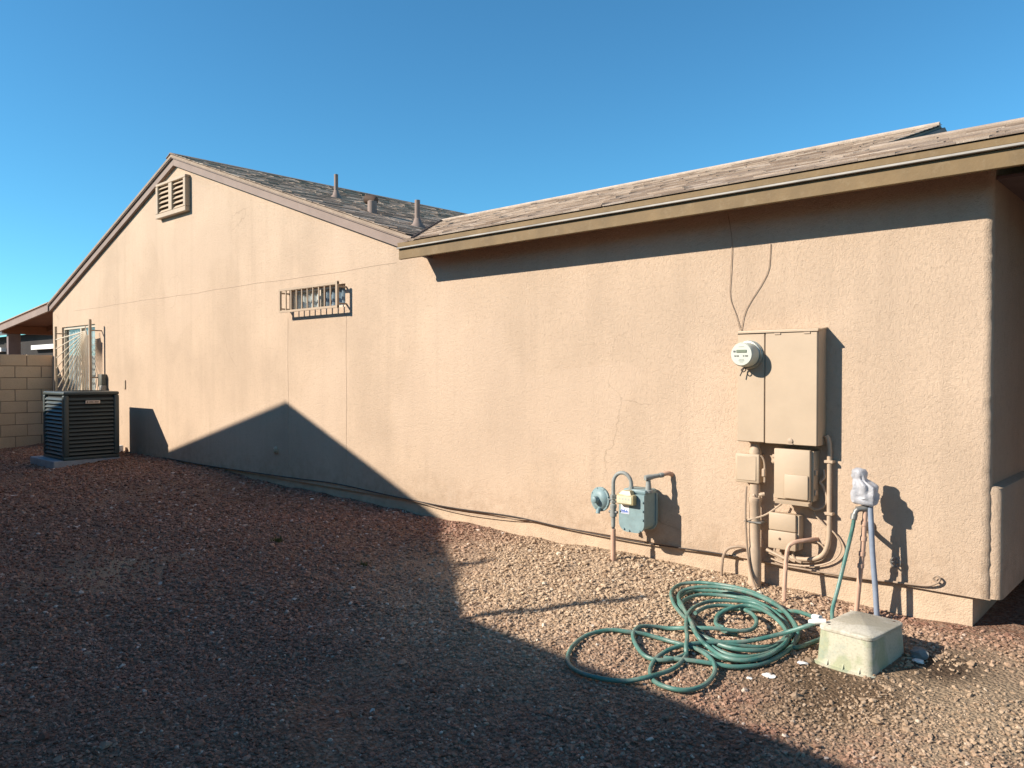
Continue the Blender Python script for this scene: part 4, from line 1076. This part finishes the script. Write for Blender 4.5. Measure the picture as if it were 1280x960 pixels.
# ------------------------------------------------------------------ bits on the ground
def chunk(name, x, y, s, mat, label, cat, flat=.7, seed=0, group=None, sub=2):
    bm = bmesh.new(); bmesh.ops.create_icosphere(bm, subdivisions=sub, radius=1)
    r_ = random.Random(seed)
    for v in bm.verts:
        v.co *= 1 + r_.uniform(-.22, .22); v.co.z *= flat; v.co.x *= 1.2
    mb = MB(); bm.verts.index_update()
    z = float(surf(np.array(x), np.array(y)))
    mb.add([(x + v.co.x * s, y + v.co.y * s, z + (v.co.z * .8 + flat * .45) * s) for v in bm.verts], [[v.index for v in f.verts] for f in bm.faces]); bm.free()
    return tag(mb.build(name, mat, None), label, cat, group)
chunk('stone', -1.30, -.70, .042, M['rock'], 'grey stone lying in the shade right of the valve box', 'stone', 1.0, 1)
chunk('stone', -1.285, -.765, .026, M['litter'], 'pale flat stone in front of the grey stone by the valve box', 'stone', .5, 2)
chunk('paper_scrap', -1.853, -1.423, .030, M['litter'], 'largest white scrap on the gravel below the hose', 'litter', .35, 3)
chunk('paper_scrap', -1.775, -1.165, .024, M['litter'], 'white crumb at the near left foot of the valve box', 'litter', .4, 4)
chunk('paper_scrap', -1.93, -1.50, .014, M['litter'], 'tiny pale scrap left of the largest white scrap', 'litter', .4, 5)
chunk('paper_scrap', -8.05, -.28, .020, M['litter'], 'lone white scrap by the wall foot in the house shadow', 'litter', .5, 6)

t = NT('dry weed', .9, spec=.2); t.color(t.mix(t.noise(20), (.055, .075, .025), (.12, .12, .05))); M['weed'] = t.m
def weed(x, y, n, h, seed, label):
    r_ = random.Random(seed); z = float(surf(np.array(x), np.array(y))); mb = MB()
    for k in range(n):
        a = r_.uniform(0, 6.28); l = h * r_.uniform(.5, 1); o_ = r_.uniform(0, .06); w = .004
        b0 = Vector((x + math.cos(a) * o_, y + math.sin(a) * o_, z)); tip = b0 + Vector((math.cos(a) * l * r_.uniform(.2, .9), math.sin(a) * l * r_.uniform(.2, .9), l))
        mid_ = b0.lerp(tip, .5) + Vector((0, 0, l * .12)); sd = Vector((-math.sin(a), math.cos(a), 0)) * w
        mb.add([b0 - sd, b0 + sd, mid_ + sd, mid_ - sd, tip], [(0, 1, 2, 3), (3, 2, 4)])
    tag(mb.build('weed', M['weed'], None), label, 'weed', 'weeds in the gravel')
weed(-6.67, -1.56, 46, .055, 1, 'small green weed in the middle of the shaded gravel')
weed(-5.44, -1.46, 30, .04, 2, 'sparse weed in the shade near the sunlit gravel')

# ------------------------------------------------------------------ neighbouring house behind the viewer: it throws the big shadow
ph_ = R(-6.0); E1 = Vector((math.cos(ph_), math.sin(ph_), 0)); E2 = Vector((-math.sin(ph_), math.cos(ph_), 0)); NO = Vector((-12.92, -5.587, 0))
def N_(s, n_, z): return NO + E1 * s + E2 * n_ + Vector((0, 0, z))
nh = empty('neighbour_house', N_(0, -4, -.3), 'neighbouring house across the side yard, known by its gable shadow', 'house')
gsl = .34
mb = MB()
mb.prism([N_(-6, -.08, -.5), N_(6.0, -.08, -.5), N_(6.0, -.08, 2.70), N_(0, -.08, 4.70), N_(-6, -.08, 2.70)], E2 * -.2)
mb.prism([N_(6.001, -.35, -.5), N_(14, -.35, -.5), N_(14, -.35, 2.68), N_(6.001, -.35, 2.68)], E2 * -.2)
mb.prism([N_(14, -.36, -.5), N_(14, -8, -.5), N_(14, -8, 2.6), N_(14, -.36, 2.6)], E1 * -.2)
mb.build('wall', M['stucco_far'], nh)
mb = MB()
mb.prism([N_(0, 0, 4.82), N_(6.1, 0, 4.82 - gsl * 6.1), N_(6.1, -8, 4.82 - gsl * 6.1), N_(0, -8, 4.82)], (0, 0, -.1))
mb.prism([N_(0, 0, 4.82), N_(-6.4, 0, 4.82 - gsl * 6.4), N_(-6.4, -8, 4.82 - gsl * 6.4), N_(0, -8, 4.82)], (0, 0, -.1))
nr = mb.build('roof', M['roofdark'], nh)
MB().prism([N_(5.9, -.02, 2.744), N_(14.4, -.02, 2.744), N_(14.4, -3.0, 3.72), N_(5.0, -3.0, 3.72)], (0, 0, -.12)).build('low_roof', M['roofdark'], nh)
# its two vent pipes, whose shadows lie on the gravel
def back(p, lam): return Vector(p) - Vector((.688, 1.0, -.681)) * lam
for p, lam, ln in (((-3.0, -.80, -.197), 5.9, 1.0), ((-4.63, -.73, -.186), 6.1, .8)):
    tip = back(p, lam)
    MB().tube([tip, tip - Vector((0, 0, ln))], .038, 10).build('vent_pipe', M['rake'], nr, smooth=True)

# ------------------------------------------------------------------ what shows past the patio
fh = empty('background_house', (-54, 12, -.2), 'far house with a dark grey roof seen past the patio', 'house')
MB().box(-66, -44, 9.0, 9.3, -.5, 3.6).build('wall', M['farshade'], fh)
MB().prism([(-66, 8.4, 3.75), (-47.5, 8.4, 3.75), (-49.5, 13, 5.35), (-66, 13, 5.35)], (0, 0, -.15)).build('roof', M['roofdark'], fh)
MB().prism([(-60.0, 8.3, 3.6), (-56.9, 8.3, 3.6), (-58.8, 8.3, 4.75)], (0, .1, 0)).build('white_gable', M['farwhite'], fh)
MB().box(-50.2, -46.0, 8.7, 8.98, 2.66, 2.90).build('white_beam', M['farwhite'], fh)
MB().box(-61, -56.0, 8.7, 8.98, 2.66, 2.90).build('white_beam', M['farwhite'], fh)
MB().box(-53.75, -53.45, 8.75, 8.99, 1.0, 2.9).build('white_post', M['farwhite'], fh)
